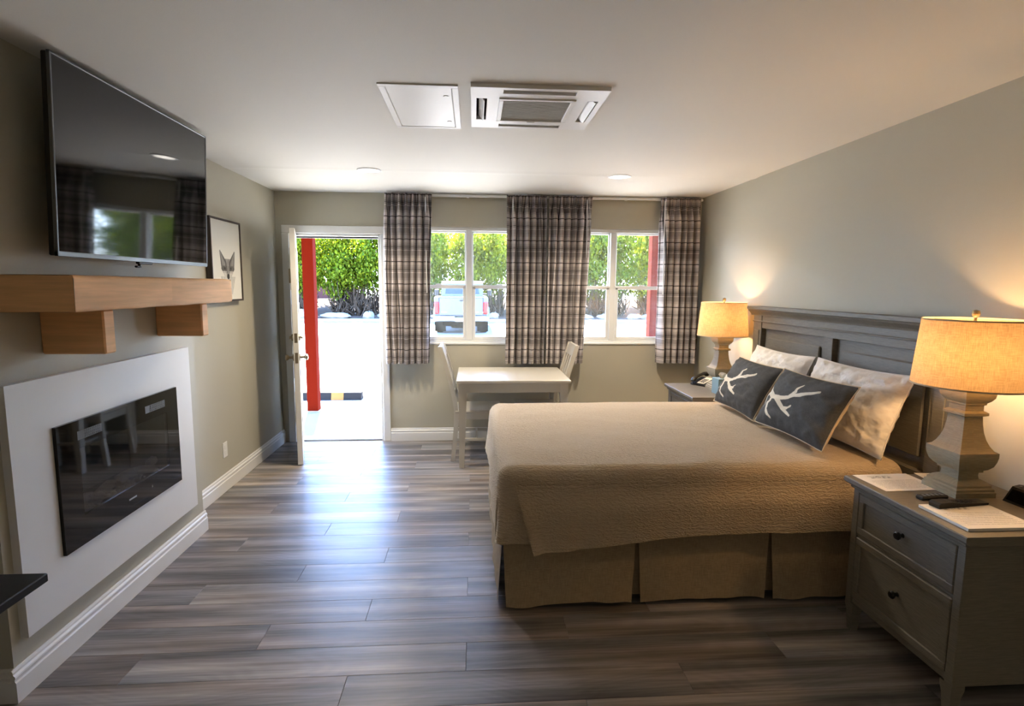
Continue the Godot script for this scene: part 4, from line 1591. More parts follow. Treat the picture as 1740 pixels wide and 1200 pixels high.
func pillow(called: String, label: String, xf: Transform3D, W: float, Hh: float, Th: float, front: Material, back: Material, sd: int, group: String, cat: String) -> void:
	var o := Node3D.new()
	o.name = numbered(called)
	add_child(o)
	o.transform = xf
	tag(o, label, cat, group)
	var nz := noise(100 + sd, 1.0, 3)
	var soft := called == "pillow"
	for side in 2:
		var s := S()
		var sg := 1.0 if side == 0 else -1.0
		var f := func(u: float, v: float) -> Vector3:
			var a := u * 2.0 - 1.0
			var b := 1.0 - v * 2.0
			# corners stick out, edges draw in
			var x := a * W / 2 * (1.0 - 0.055 * (1.0 - b * b) * absf(a))
			var y := b * Hh / 2 * (1.0 - 0.075 * (1.0 - a * a) * absf(b))
			var e := (1.0 - pow(absf(a), 2.6)) * (1.0 - pow(absf(b), 2.6))
			var z: float = Th / 2 * pow(maxf(e, 0.0), 0.55)
			var wr: float = nz.get_noise_3d(a * 2.2, b * 3.0, sg * 5.0) * 0.016
			# small gathers running in from the seam
			var edge := maxf(absf(a), absf(b))
			wr += 0.006 * sin(a * 26.0 + sd) * smoothstep(0.55, 0.9, absf(b)) * (1.0 - smoothstep(0.93, 1.0, absf(b)))
			if soft:
				wr += 0.007 * sin((a * 3.0 + b * 9.0) + nz.get_noise_2d(a * 3.0, b * 3.0) * 6.0)
			z += wr * (1.0 - pow(edge, 8.0))
			return Vector3(x, y, sg * maxf(z, 0.0))
		grid(s, 40, 28, f, func(u, v): return Vector2(u, v), side == 0)
		put(s, "front_cover" if side == 0 else "back_cover", front if side == 0 else back, o)
	# seam cord
	var s2 := S()
	var pts := PackedVector3Array()
	var rd := PackedFloat32Array()
	for k in 97:
		var t := fposmod(k / 96.0, 1.0) * 4.0
		var a := 0.0
		var b := 0.0
		if t < 1.0:
			a = -1 + 2 * t
			b = 1
		elif t < 2.0:
			a = 1
			b = 1 - 2 * (t - 1)
		elif t < 3.0:
			a = 1 - 2 * (t - 2)
			b = -1
		else:
			a = -1
			b = -1 + 2 * (t - 3)
		pts.append(Vector3(a * W / 2 * (1.0 - 0.055 * (1.0 - b * b) * absf(a)), b * Hh / 2 * (1.0 - 0.075 * (1.0 - a * a) * absf(b)), 0))
		rd.append(0.0035)
	tube(s2, pts, rd, 6)
	put(s2, "seam_cord", back, o)


func headboard() -> void:
	var o := thing("headboard", "grey painted wooden headboard with two recessed panels and crown moulding", "headboard", Vector3(XR, 0, -3.318))
	var hw := 0.87
	var s: SurfaceTool
	# posts
	for sg in [-1.0, 1.0]:
		s = S()
		bx(s, Vector3(-0.075, 0.0, sg * hw - 0.06), Vector3(-0.012, 1.36, sg * hw + 0.06) if sg < 0 else Vector3(-0.012, 1.36, sg * hw + 0.06), 0.003)
		bx(s, Vector3(-0.081, 0.0, sg * hw - 0.035), Vector3(-0.074, 1.24, sg * hw + 0.035), 0.003)
		put(s, "post", M.headboard_grey, o)
	s = S()
	bx(s, Vector3(-0.070, 1.255, -hw + 0.06), Vector3(-0.014, 1.362, hw - 0.06), 0.002)
	put(s, "top_rail", M.headboard_grey, o)
	s = S()
	bx(s, Vector3(-0.082, 1.300, -hw - 0.065), Vector3(-0.012, 1.312, hw + 0.065), 0.004)
	put(s, "bead", M.headboard_grey, o)
	s = S()
	var cr := PackedVector2Array([Vector2(-0.012, 1.350), Vector2(-0.078, 1.350), Vector2(-0.082, 1.360), Vector2(-0.092, 1.372), Vector2(-0.104, 1.384), Vector2(-0.108, 1.394), Vector2(-0.118, 1.398), Vector2(-0.118, 1.420), Vector2(-0.012, 1.420)])
	extr(s, cr, -hw - 0.095, hw + 0.095)
	put(s, "crown", M.headboard_grey, o)
	s = S()
	bx(s, Vector3(-0.070, 0.30, -0.046), Vector3(-0.014, 1.256, 0.046), 0.003)
	put(s, "centre_stile", M.headboard_grey, o)
	s = S()
	bx(s, Vector3(-0.070, 0.30, -hw + 0.06), Vector3(-0.014, 0.66, hw - 0.06), 0.003)
	put(s, "bottom_rail", M.headboard_grey, o)
	for sg in [-1.0, 1.0]:
		s = S()
		var a: float = minf(sg * 0.046, sg * (hw - 0.06))
		var b: float = maxf(sg * 0.046, sg * (hw - 0.06))
		bx(s, Vector3(-0.038, 0.65, a), Vector3(-0.020, 1.258, b))
		var pn := put(s, "panel", M.headboard_grey, o)
		# raised field
		s = S()
		bx(s, Vector3(-0.054, 0.72, a + 0.062), Vector3(-0.037, 1.190, b - 0.062), 0.009)
		put(s, "raised_field", M.headboard_grey, pn)


# ---------------------------------------------------------------- nightstands and lamps
const NS := 0.715


func nightstand(z0: float, z1: float, xb: float, label: String) -> void:
	var zc := (z0 + z1) / 2
	var hw := (z1 - z0) / 2
	var o := thing("nightstand", label, "nightstand", Vector3(1.97, 0, zc), 0.0, "grey two-drawer nightstands")
	var xf := -0.285
	var s := S()
	# moulded top
	var pr := PackedVector2Array([Vector2(xf, NS - 0.020), Vector2(xf + 0.006, NS - 0.026), Vector2(xf + 0.014, NS - 0.032), Vector2(xb, NS - 0.032), Vector2(xb, NS), Vector2(xf + 0.004, NS), Vector2(xf, NS - 0.004)])
	extr(s, pr, -hw, hw)
	put(s, "top", M.stand_grey, o)
	s = S()
	var bz := hw - 0.028
	var x0 := xf + 0.032
	# carcass with an open front where the drawers sit
	bx(s, Vector3(x0, 0.135, -bz), Vector3(xb - 0.005, NS - 0.032, -bz + 0.035), 0.002)
	bx(s, Vector3(x0, 0.135, bz - 0.035), Vector3(xb - 0.005, NS - 0.032, bz), 0.002)
	bx(s, Vector3(x0 + 0.01, 0.135, -bz + 0.03), Vector3(xb - 0.005, 0.165, bz - 0.03), 0.001)
	bx(s, Vector3(x0, 0.655, -bz + 0.03), Vector3(xb - 0.005, NS - 0.032, bz - 0.03), 0.001)
	bx(s, Vector3(xb - 0.02, 0.15, -bz + 0.03), Vector3(xb - 0.006, 0.66, bz - 0.03))
	bx(s, Vector3(x0 + 0.006, 0.455, -bz + 0.03), Vector3(xb - 0.01, 0.467, bz - 0.03))
	put(s, "body", M.stand_grey, o)
	s = S()
	bx(s, Vector3(x0 + 0.03, 0.16, -bz + 0.036), Vector3(x0 + 0.034, 0.66, bz - 0.036))
	put(s, "inner_board", M.stand_grey, o)
	s = S()
	bx(s, Vector3(x0 - 0.012, NS - 0.046, -bz - 0.010), Vector3(xb - 0.004, NS - 0.031, bz + 0.010), 0.004)
	put(s, "cornice", M.stand_grey, o)
	for q in [[0.4705, 0.652], [0.1685, 0.4515]]:
		s = S()
		var a := -bz + 0.038
		var b := bz - 0.038
		bx(s, Vector3(x0 + 0.006, q[0], a), Vector3(x0 + 0.022, q[1], b), 0.002)
		var d := put(s, "drawer", M.stand_grey, o)
		# proud border round a flat field
		s = S()
		for e in [[q[0], q[0] + 0.032, a, b], [q[1] - 0.032, q[1], a, b], [q[0] + 0.03, q[1] - 0.03, a, a + 0.032], [q[0] + 0.03, q[1] - 0.03, b - 0.032, b]]:
			bx(s, Vector3(x0 - 0.001, e[0], e[2]), Vector3(x0 + 0.008, e[1], e[3]), 0.003)
		put(s, "drawer_border", M.stand_grey, d)
		s = S()
		var bas := Basis(Vector3(0, 1, 0), Vector3(-1, 0, 0), Vector3(0, 0, 1))
		lathe(s, PackedVector2Array([Vector2(0, 0), Vector2(0.010, 0), Vector2(0.007, 0.008), Vector2(0.008, 0.014), Vector2(0.0155, 0.020), Vector2(0.017, 0.026), Vector2(0.012, 0.032), Vector2(0, 0.033)]), 18, Transform3D(bas, Vector3(x0 + 0.007, (q[0] + q[1]) / 2 + 0.012, 0.0)))
		put(s, "knob", M.knob_black, d)
	for x in [x0 + 0.026, xb - 0.035]:
		for z in [-bz + 0.026, bz - 0.026]:
			s = S()
			lathe(s, PackedVector2Array([Vector2(0.0, 0.0), Vector2(0.015, 0.0), Vector2(0.021, 0.09), Vector2(0.026, 0.118), Vector2(0.026, 0.136)]), 4, Transform3D(Basis(), Vector3(x, 0, z)), true)
			put(s, "leg", M.stand_grey, o)


func lamp(at: Vector3, label: String) -> void:
	var o := thing("table_lamp", label, "lamp", at, 0.0, "balustrade table lamps")
	var s := S()
	lathe(s, PackedVector2Array([Vector2(0, 0), Vector2(0.087, 0), Vector2(0.087, 0.020), Vector2(0.083, 0.024), Vector2(0.083, 0.032), Vector2(0.076, 0.038), Vector2(0.076, 0.046), Vector2(0.064, 0.058), Vector2(0.050, 0.066), Vector2(0.0, 0.066)]), 4, Transform3D(), true)
	put(s, "plinth", M.lamp_wood, o)
	s = S()
	lathe(s, PackedVector2Array([Vector2(0.046, 0.064), Vector2(0.043, 0.080), Vector2(0.044, 0.092), Vector2(0.054, 0.096), Vector2(0.054, 0.104), Vector2(0.064, 0.110), Vector2(0.076, 0.126), Vector2(0.082, 0.146), Vector2(0.085, 0.166), Vector2(0.085, 0.184), Vector2(0.072, 0.192), Vector2(0.062, 0.208), Vector2(0.053, 0.232), Vector2(0.046, 0.262), Vector2(0.042, 0.295), Vector2(0.040, 0.328), Vector2(0.053, 0.334), Vector2(0.053, 0.344), Vector2(0.045, 0.350), Vector2(0.040, 0.352), Vector2(0.040, 0.374), Vector2(0.046, 0.378), Vector2(0.046, 0.384), Vector2(0.056, 0.394), Vector2(0.064, 0.408), Vector2(0.066, 0.424), Vector2(0.066, 0.442), Vector2(0.0, 0.444)]), 4, Transform3D(), true)
	put(s, "baluster", M.lamp_wood, o)
	s = S()
	lathe(s, PackedVector2Array([Vector2(0.014, 0.443), Vector2(0.014, 0.470), Vector2(0.019, 0.474), Vector2(0.019, 0.520), Vector2(0.0, 0.522)]), 14)
	put(s, "socket", M.lamp_metal, o)
	# harp and finial
	s = S()
	for sg in [-1.0, 1.0]:
		tube(s, PackedVector3Array([Vector3(0, 0.472, sg * 0.018), Vector3(0, 0.53, sg * 0.052), Vector3(0, 0.62, sg * 0.058), Vector3(0, 0.69, sg * 0.035), Vector3(0, 0.716, 0)]), PackedFloat32Array([0.002, 0.002, 0.002, 0.002, 0.002]), 5)
	put(s, "harp", M.lamp_metal, o)
	s = S()
	lathe(s, PackedVector2Array([Vector2(0.006, 0.716), Vector2(0.006, 0.732), Vector2(0.012, 0.738), Vector2(0.015, 0.748), Vector2(0.012, 0.760), Vector2(0.0, 0.764)]), 14)
	put(s, "finial", M.lamp_metal, o)
	s = S()
	lathe(s, PackedVector2Array([Vector2(0.010, 0.520), Vector2(0.014, 0.535), Vector2(0.026, 0.560), Vector2(0.029, 0.580), Vector2(0.024, 0.600), Vector2(0.012, 0.610), Vector2(0.0, 0.612)]), 16)
	put(s, "bulb", M.bulb_glow, o)
	var l := OmniLight3D.new()
	l.name = "light"
	l.position = Vector3(0, 0.58, 0)
	l.light_color = Color(1.0, 0.80, 0.56)
	l.light_energy = 0.19
	l.light_size = 0.028
	l.omni_range = 12.0
	l.omni_attenuation = 2.0
	l.shadow_enabled = true
	o.add_child(l)
	# drum shade, open above and below
	var rb := 0.200
	var rt := 0.178
	var y0 := 0.450
	var y1 := 0.726
	s = S()
	lathe(s, PackedVector2Array([Vector2(rb, y0), Vector2((rb + rt) / 2, (y0 + y1) / 2), Vector2(rt, y1)]), 64)
	var sh := put(s, "shade", M.lamp_linen, o)
	for e in [[rb, y0, y0 + 0.007], [rt, y1 - 0.006, y1]]:
		s = S()
		lathe(s, PackedVector2Array([Vector2(e[0] - 0.0025, e[1]), Vector2(e[0] + 0.0015, e[1]), Vector2(e[0] + 0.0015, e[2]), Vector2(e[0] - 0.0025, e[2]), Vector2(e[0] - 0.0025, e[1])]), 64)
		put(s, "trim", M.shade_tape, sh)
	s = S()
	for k in 3:
		var a := TAU * k / 3.0 + 0.4
		tube(s, PackedVector3Array([Vector3(0, 0.716, 0), Vector3(cos(a) * rt, 0.716, sin(a) * rt)]), PackedFloat32Array([0.0018, 0.0018]), 5)
	put(s, "spider", M.lamp_metal, sh)


func bedside() -> void:
	nightstand(-2.350, -1.712, 0.285, "grey wooden two-drawer nightstand with papers and remotes on it")
	nightstand(-4.780, -4.132, 0.205, "grey wooden nightstand with the black telephone, in the corner by the curtain")
	lamp(Vector3(2.040, NS, -2.140), "lit table lamp with linen drum shade, beside the papers and clock")
	lamp(Vector3(2.052, NS, -4.470), "lit table lamp with linen drum shade, beside the telephone")


func sheet(called: String, label: String, at: Vector3, w: float, d: float, thick: float, turn: float, m: Material) -> void:
	var o := thing(called, label, "paper", at, turn)
	var s := S()
	bx(s, Vector3(-w / 2, 0, -d / 2), Vector3(w / 2, thick - 0.0003, d / 2), minf(0.0005, thick * 0.2))
	put(s, "stack", M.paper_plain, o)
	s = S()
	var c := [Vector3(-w / 2, thick, -d / 2), Vector3(w / 2, thick, -d / 2), Vector3(w / 2, thick, d / 2), Vector3(-w / 2, thick, d / 2)]
	var uv := [Vector2(0, 0), Vector2(1, 0), Vector2(1, 1), Vector2(0, 1)]
	for i in [0, 1, 2, 0, 2, 3]:
		vtx(s, c[i], Vector3.UP, uv[i])
	put(s, "printed_face", m, o)


func small_things() -> void:
	sheet("guest_leaflet", "printed leaflet at the nightstand corner next to the bed", Vector3(1.856, NS, -2.250), 0.262, 0.205, 0.0016, 0.03, M.paper_print)
	sheet("note_card", "small plain white card tucked behind the lamp base", Vector3(2.100, NS, -2.318), 0.15, 0.075, 0.0012, -0.12, M.paper_plain)
	sheet("guest_pad", "thick printed pad under the remote at the nightstand front", Vector3(1.868, NS, -1.868), 0.272, 0.222, 0.011, 0.0, M.paper_print)
	# remotes
	var r := thing("remote_control", "short black remote lying beside the lamp base", "remote", Vector3(1.858, NS, -2.060), 0.10)
	var s := S()
	bx(s, Vector3(-0.062, 0.0, -0.019), Vector3(0.062, 0.016, 0.019), 0.005)
	put(s, "case", M.black_plastic, r)
	for k in 5:
		s = S()
		bx(s, Vector3(-0.045 + k * 0.02, 0.0155, -0.009), Vector3(-0.035 + k * 0.02, 0.0175, 0.009), 0.001)
		put(s, "button", M.button_grey, r)
	r = thing("remote_control", "long black remote resting across the printed pad", "remote", Vector3(1.885, NS + 0.011, -1.965), 0.13)
	s = S()
	extr(s, PackedVector2Array([Vector2(-0.115, 0.0), Vector2(0.115, 0.0), Vector2(0.117, 0.008), Vector2(0.0, 0.014), Vector2(-0.06, 0.022), Vector2(-0.108, 0.022), Vector2(-0.117, 0.014)]), -0.022, 0.022)
	put(s, "case", M.black_plastic, r)
	for k in 6:
		s = S()
		bx(s, Vector3(-0.05 + k * 0.022, 0.0105, -0.012), Vector3(-0.038 + k * 0.022, 0.0205 - k * 0.0017, 0.012), 0.001)
		put(s, "button", M.black_lacquer, r)
	# alarm clock
	var c := thing("alarm_clock", "black wedge-shaped alarm clock against the wall beside the lamp", "clock", Vector3(2.190, NS, -1.895), 0.02)
	s = S()
	extr(s, PackedVector2Array([Vector2(-0.055, 0.0), Vector2(0.05, 0.0), Vector2(0.05, 0.058), Vector2(0.012, 0.064), Vector2(-0.018, 0.058)]), -0.135, 0.135)
	put(s, "case", M.black_plastic, c)
	s = S()
	var wd := Basis(Vector3(0, 0, 1), deg_to_rad(-32.0))
	bx(s, Vector3(-0.002, -0.025, -0.125), Vector3(0.001, 0.025, 0.125), 0.001, Transform3D(wd, Vector3(-0.0385, 0.030, 0)))
	put(s, "display", M.black_glass, c)
	for k in 4:
		s = S()
		bx(s, Vector3(-0.008 + (k % 2) * 0.02, 0.060, -0.118 + (k / 2) * 0.022), Vector3(0.0 + (k % 2) * 0.02, 0.0655, -0.108 + (k / 2) * 0.022), 0.001)
		put(s, "button", M.button_grey, c)
	# telephone
	var p := thing("telephone", "black desk telephone with a white label strip on the nightstand", "telephone", Vector3(2.010, NS, -4.690), 0.5)
	s = S()
	extr(s, PackedVector2Array([Vector2(-0.085, 0.0), Vector2(0.085, 0.0), Vector2(0.085, 0.052), Vector2(0.06, 0.058), Vector2(-0.07, 0.022), Vector2(-0.085, 0.014)]), -0.075, 0.075)
	put(s, "base", M.black_plastic, p)
	s = S()
	bx(s, Vector3(-0.075, 0.0, -0.02), Vector3(0.06, 0.003, 0.055), 0.001, Transform3D(Basis(Vector3(0, 0, 1), 0.27), Vector3(0, 0.0405, 0)))
	var kp := put(s, "label_strip", M.paper_plain, p)
	s = S()
	for i in 4:
		for j in 3:
			bx(s, Vector3(-0.058 + i * 0.02, 0.003, -0.008 + j * 0.018), Vector3(-0.045 + i * 0.02, 0.006, 0.004 + j * 0.018), 0.001, Transform3D(Basis(Vector3(0, 0, 1), 0.27), Vector3(0, 0.0405, 0)))
	put(s, "keypad", M.black_lacquer, kp)
	s = S()
	tube(s, PackedVector3Array([Vector3(-0.088, 0.035, -0.046), Vector3(-0.078, 0.052, -0.046), Vector3(-0.05, 0.066, -0.046), Vector3(0.0, 0.078, -0.046), Vector3(0.05, 0.090, -0.046), Vector3(0.082, 0.086, -0.046), Vector3(0.092, 0.072, -0.046)]), PackedFloat32Array([0.024, 0.025, 0.018, 0.016, 0.018, 0.025, 0.023]), 10, 0.75)
	put(s, "handset", M.black_plastic, p)
	s = S()
	var cp := PackedVector3Array()
	var cr := PackedFloat32Array()
	for k in 70:
		var a := k * 0.9
		var t := k / 69.0
		cp.append(Vector3(-0.088 - 0.035 * sin(t * PI) + 0.005 * cos(a), 0.012 + 0.005 * sin(a), lerpf(-0.055, 0.02, t)))
		cr.append(0.0016)
	tube(s, cp, cr, 4)
	put(s, "cord", M.black_plastic, p)
	# tissue box
	var t := thing("tissue_box", "pale blue tissue box between the lamp base and the cushions", "tissue box", Vector3(1.985, NS, -4.292), 0.05)
	s = S()
	bx(s, Vector3(-0.055, 0.0, -0.055), Vector3(0.055, 0.125, 0.055), 0.002)
	put(s, "carton", M.tissue_blue, t)
	s = S()
	var nz := noise(91, 1.0, 2)
	grid(s, 14, 10, func(u, v):
		var a: float = (u - 0.5) * 2.0
		var sp: float = 0.012 + 0.03 * v
		return Vector3(a * sp + 0.012 * v * nz.get_noise_2d(a * 3.0, v * 2.0), 0.122 + 0.05 * v * (1.0 - 0.35 * a * a), 0.012 * sin(a * 5.0) * v + 0.004), func(u, v): return Vector2(u, v))
	put(s, "tissue", M.paper_plain, t)


# ---------------------------------------------------------------- outside
func outside() -> void:
	var s := S()
	bx(s, Vector3(-14, -0.5, -7.95), Vector3(14, -0.115, ZF - 0.15), 0.01)
	shell(s, "walkway", M.walk_concrete, "sunlit concrete walkway outside the open door", "walkway")
	s = S()
	bx(s, Vector3(-60, -0.9, -27.0), Vector3(60, OUT, -7.95))
	shell(s, "parking_lot", M.lot_concrete, "bright sunlit parking lot beyond the walkway", "parking lot")
	s = S()
	var bank := noise(42, 0.12, 3)
	grid(s, 90, 14, func(u, v):
		var x := lerpf(-60.0, 60.0, u)
		var z := lerpf(-26.95, -48.0, v)
		return Vector3(x, OUT + 0.06 + smoothstep(0.0, 0.5, v) * 0.55 + bank.get_noise_2d(x * 3.0, z * 3.0) * 0.12 * smoothstep(0.0, 0.1, v), z), func(u, v): return Vector2(u * 60, v * 10))
	shell(s, "planting_bank", M.soil, "bare stony soil bank under the trees", "ground")
	s = S()
	bx(s, Vector3(-60, -0.5, -27.1), Vector3(60, OUT + 0.11, -26.95), 0.02)
	shell(s, "kerb", M.stop_concrete, "low concrete kerb along the tree bank", "kerb")
	# porch: roof slab with fascia, carried by red posts
	s = S()
	bx(s, Vector3(-14, 2.53, -7.62), Vector3(14, 2.66, ZF - 0.15), 0.01)
	shell(s, "porch_roof", M.soffit, "roof overhang above the walkway", "roof")
	for q in [[-2.125, "red painted wooden porch post seen through the open door"], [2.440, "red painted wooden porch post seen through the window by the bed"]]:
		var o := thing("porch_post", q[1], "post", Vector3(q[0], -0.115, -7.47), 0.0, "red porch posts")
		s = S()
		bx(s, Vector3(-0.07, 0.012, -0.07), Vector3(0.07, 2.645, 0.07), 0.004)
		put(s, "shaft", M.post_red, o)
		s = S()
		bx(s, Vector3(-0.076, 0.0, -0.076), Vector3(0.076, 0.014, 0.076), 0.002)
		put(s, "base_plate", M.steel_grey, o)
	var ws := thing("wheel_stop", "dark grey rubber wheel stop with a yellow block", "wheel stop", Vector3(-2.56, OUT, -8.42))
	s = S()
	extr(s, PackedVector2Array([Vector2(-0.09, 0), Vector2(0.09, 0), Vector2(0.06, 0.11), Vector2(-0.06, 0.11)]), -0.88, 0.88, Transform3D(Basis(Vector3(0, 0, 1), Vector3(0, 1, 0), Vector3(-1, 0, 0)), Vector3.ZERO))
	put(s, "bar", M.stop_rubber, ws)
	s = S()
	extr(s, PackedVector2Array([Vector2(-0.0915, 0), Vector2(0.0915, 0), Vector2(0.0615, 0.112), Vector2(-0.0615, 0.112)]), -0.62, -0.44, Transform3D(Basis(Vector3(0, 0, 1), Vector3(0, 1, 0), Vector3(-1, 0, 0)), Vector3.ZERO))
	put(s, "yellow_block", M.stop_yellow, ws)
	# a red wall glimpsed beyond the trees
	s = S()
	bx(s, Vector3(-24, -0.1, -46.4), Vector3(-9.5, 1.75, -46.0), 0.02)
	var gw := put(s, "garden_wall", M.brick_red)
	tag(gw, "low red wall far beyond the trees", "wall")
	truck()
	rocks()
	trees()


func truck() -> void:
	var o := thing("pickup_truck", "white pickup truck parked tail towards the windows", "truck", Vector3(-0.44, OUT, -19.75), 0.0)
	var s := S()
	var w := 0.95
	# load bed: sides, floor and front board; -z is the front of the truck
	bx(s, Vector3(-w, 0.62, -2.0), Vector3(-w + 0.10, 1.32, -0.10), 0.03)
	bx(s, Vector3(w - 0.10, 0.62, -2.0), Vector3(w, 1.32, -0.10), 0.03)
	bx(s, Vector3(-w + 0.08, 0.62, -2.0), Vector3(w - 0.08, 0.75, -0.10))
	bx(s, Vector3(-w, 0.50, -2.0), Vector3(w, 0.66, -1.55), 0.03)
	bx(s, Vector3(-w + 0.08, 0.7, -2.02), Vector3(w - 0.08, 1.32, -1.95))
	put(s, "load_bed", M.truck_paint, o)
	s = S()
	bx(s, Vector3(-0.76, 0.66, -0.10), Vector3(0.76, 1.30, -0.02), 0.025)
	bx(s, Vector3(-0.77, 1.285, -0.11), Vector3(0.77, 1.325, -0.01), 0.012)
	var tg := put(s, "tailgate", M.truck_paint, o)
	s = S()
	bx(s, Vector3(-0.05, 1.16, -0.025), Vector3(0.13, 1.225, -0.008), 0.012)
	put(s, "handle", M.black_plastic, tg)
	for x in [-0.60, 0.52]:
		s = S()
		bx(s, Vector3(x - 0.09, 0.765, -0.022), Vector3(x + 0.09, 0.80, -0.012), 0.004)
		put(s, "badge", M.steel_grey, tg)
	for sg in [-1.0, 1.0]:
		s = S()
		bx(s, Vector3(sg * 0.86 - 0.085, 0.72, -0.13), Vector3(sg * 0.86 + 0.085, 1.14, -0.03), 0.03)
		put(s, "tail_light", M.tail_red, o)
		s = S()
		bx(s, Vector3(sg * 0.86 - 0.095, 1.12, -0.13), Vector3(sg * 0.86 + 0.095, 1.32, -0.045), 0.03)
		put(s, "rear_corner", M.truck_paint, o)
		s = S()
		# flared rear arch
		var pts := PackedVector3Array()
		var rd := PackedFloat32Array()
		for k in 13:
			var a := PI * k / 12.0
			pts.append(Vector3(sg * 0.96, 0.42 + 0.47 * sin(a), -0.95 + 0.50 * cos(a)))
			rd.append(0.06)
		tube(s, pts, rd, 8)
		put(s, "wheel_arch", M.truck_paint, o)
	s = S()
	bx(s, Vector3(-0.97, 0.46, -0.09), Vector3(-0.22, 0.65, 0.10), 0.03)
	bx(s, Vector3(0.22, 0.46, -0.09), Vector3(0.97, 0.65, 0.10), 0.03)
	bx(s, Vector3(-0.24, 0.44, -0.09), Vector3(0.24, 0.60, 0.07), 0.02)
	var bp := put(s, "bumper", M.chrome, o)
	s = S()
	bx(s, Vector3(-0.16, 0.475, 0.068), Vector3(0.16, 0.585, 0.078), 0.004)
	put(s, "number_plate", M.plate_white, bp)
	# cab
	s = S()
	var side := PackedVector2Array([Vector2(-2.02, 0.5), Vector2(-2.02, 1.34), Vector2(-2.16, 1.80), Vector2(-2.26, 1.88), Vector2(-3.55, 1.90), Vector2(-3.75, 1.84), Vector2(-4.35, 1.34), Vector2(-5.55, 1.22), Vector2(-5.70, 1.0), Vector2(-5.70, 0.5)])
	extr(s, side, -0.80, 0.80, Transform3D(Basis(Vector3(0, 0, 1), Vector3(0, 1, 0), Vector3(-1, 0, 0)), Vector3.ZERO))
	bx(s, Vector3(-w, 0.5, -5.6), Vector3(w, 1.30, -2.03), 0.06)
	put(s, "cab", M.truck_paint, o)
	s = S()
	quad(s, Vector3(-0.66, 1.40, -2.028), Vector3(0.66, 1.40, -2.028), Vector3(0.60, 1.745, -2.133), Vector3(-0.60, 1.745, -2.133), Vector3(0, 0.3, 1))
	put(s, "rear_window", M.dark_glass, o)
	for sg in [-1.0, 1.0]:
		s = S()
		bx(s, Vector3(sg * 1.10 - 0.10, 1.28, -4.1), Vector3(sg * 1.10 + 0.10, 1.56, -4.0), 0.03)
		bx(s, Vector3(sg * 0.92 - 0.12, 1.34, -4.08), Vector3(sg * 0.92 + 0.12, 1.40, -4.03), 0.01)
		put(s, "mirror", M.black_plastic, o)
		s = S()
		quad(s, Vector3(sg * 0.803, 1.38, -2.3), Vector3(sg * 0.803, 1.38, -4.1), Vector3(sg * 0.803, 1.78, -3.6), Vector3(sg * 0.803, 1.78, -2.35), Vector3(sg, 0, 0))
		put(s, "side_window", M.dark_glass, o)
		for z in [-0.95, -4.75]:
			s = S()
			var bas := Basis(Vector3(0, 1, 0), Vector3(sg, 0, 0), Vector3(0, 0, 1 if sg < 0 else -1))
			lathe(s, PackedVector2Array([Vector2(0.0, -0.13), Vector2(0.33, -0.13), Vector2(0.385, -0.11), Vector2(0.39, 0.0), Vector2(0.385, 0.11), Vector2(0.33, 0.13), Vector2(0.22, 0.13), Vector2(0.22, 0.10), Vector2(0.0, 0.10)]), 28, Transform3D(Basis(Vector3(0, 0, 1) , sg * -PI / 2), Vector3(sg * 0.80, 0.39, z)))
			var wh := put(s, "wheel", M.rubber, o)
			s = S()
			lathe(s, PackedVector2Array([Vector2(0.0, 0.115), Vector2(0.06, 0.12), Vector2(0.20, 0.105), Vector2(0.215, 0.10)]), 24, Transform3D(Basis(Vector3(0, 0, 1), sg * -PI / 2), Vector3(sg * 0.80, 0.39, z)))
			put(s, "rim", M.chrome, wh)
	s = S()
	bx(s, Vector3(-0.66, 0.30, -5.2), Vector3(0.66, 0.60, -0.25), 0.02)
	tube(s, PackedVector3Array([Vector3(-0.72, 0.36, -0.95), Vector3(-0.15, 0.36, -0.95), Vector3(0.0, 0.34, -0.95), Vector3(0.15, 0.36, -0.95), Vector3(0.72, 0.36, -0.95)]), PackedFloat32Array([0.06, 0.07, 0.17, 0.07, 0.06]), 8)
	for sg in [-1.0, 1.0]:
		bx(s, Vector3(sg * 0.76 - 0.20, 0.07, -0.50), Vector3(sg * 0.76 + 0.20, 0.62, -0.48), 0.004)
	lathe(s, PackedVector2Array([Vector2(0.0, 0.20), Vector2(0.36, 0.20), Vector2(0.40, 0.26), Vector2(0.40, 0.40), Vector2(0.34, 0.46), Vector2(0.0, 0.46)]), 24, Transform3D(Basis(), Vector3(0, 0, -0.62)))
	bx(s, Vector3(-0.64, 0.20, -1.6), Vector3(0.64, 0.46, -1.2), 0.03)
	put(s, "chassis", M.rubber, o)


func rocks() -> void:
	var r := RandomNumberGenerator.new()
	r.seed = 61
	for k in 18:
		var x := -12.0 + k * 1.32 + r.randf_range(-0.35, 0.35)
		var z := -27.45 - r.randf_range(0.0, 0.35)
		var nz := noise(300 + k, 1.0, 2)
		var ex := Vector3(r.randf_range(0.25, 0.75), r.randf_range(0.14, 0.30), r.randf_range(0.2, 0.45))
		var s := S()
		grid(s, 18, 10, func(u, v):
			var a: float = u * TAU
			var b: float = (v - 0.5) * PI
			var d := Vector3(cos(b) * cos(a), sin(b), cos(b) * sin(a))
			return d * ex * (1.0 + 0.28 * nz.get_noise_3dv(d * 1.3)), func(u, v): return Vector2(u, v), false, true)
		var o := put(s, "boulder", M.rock)
		o.position = Vector3(x, OUT + 0.12 + ex.y * 0.4, z)
		tag(o, "pale rounded boulder on the soil bank under the trees", "rock", "boulders under the trees")


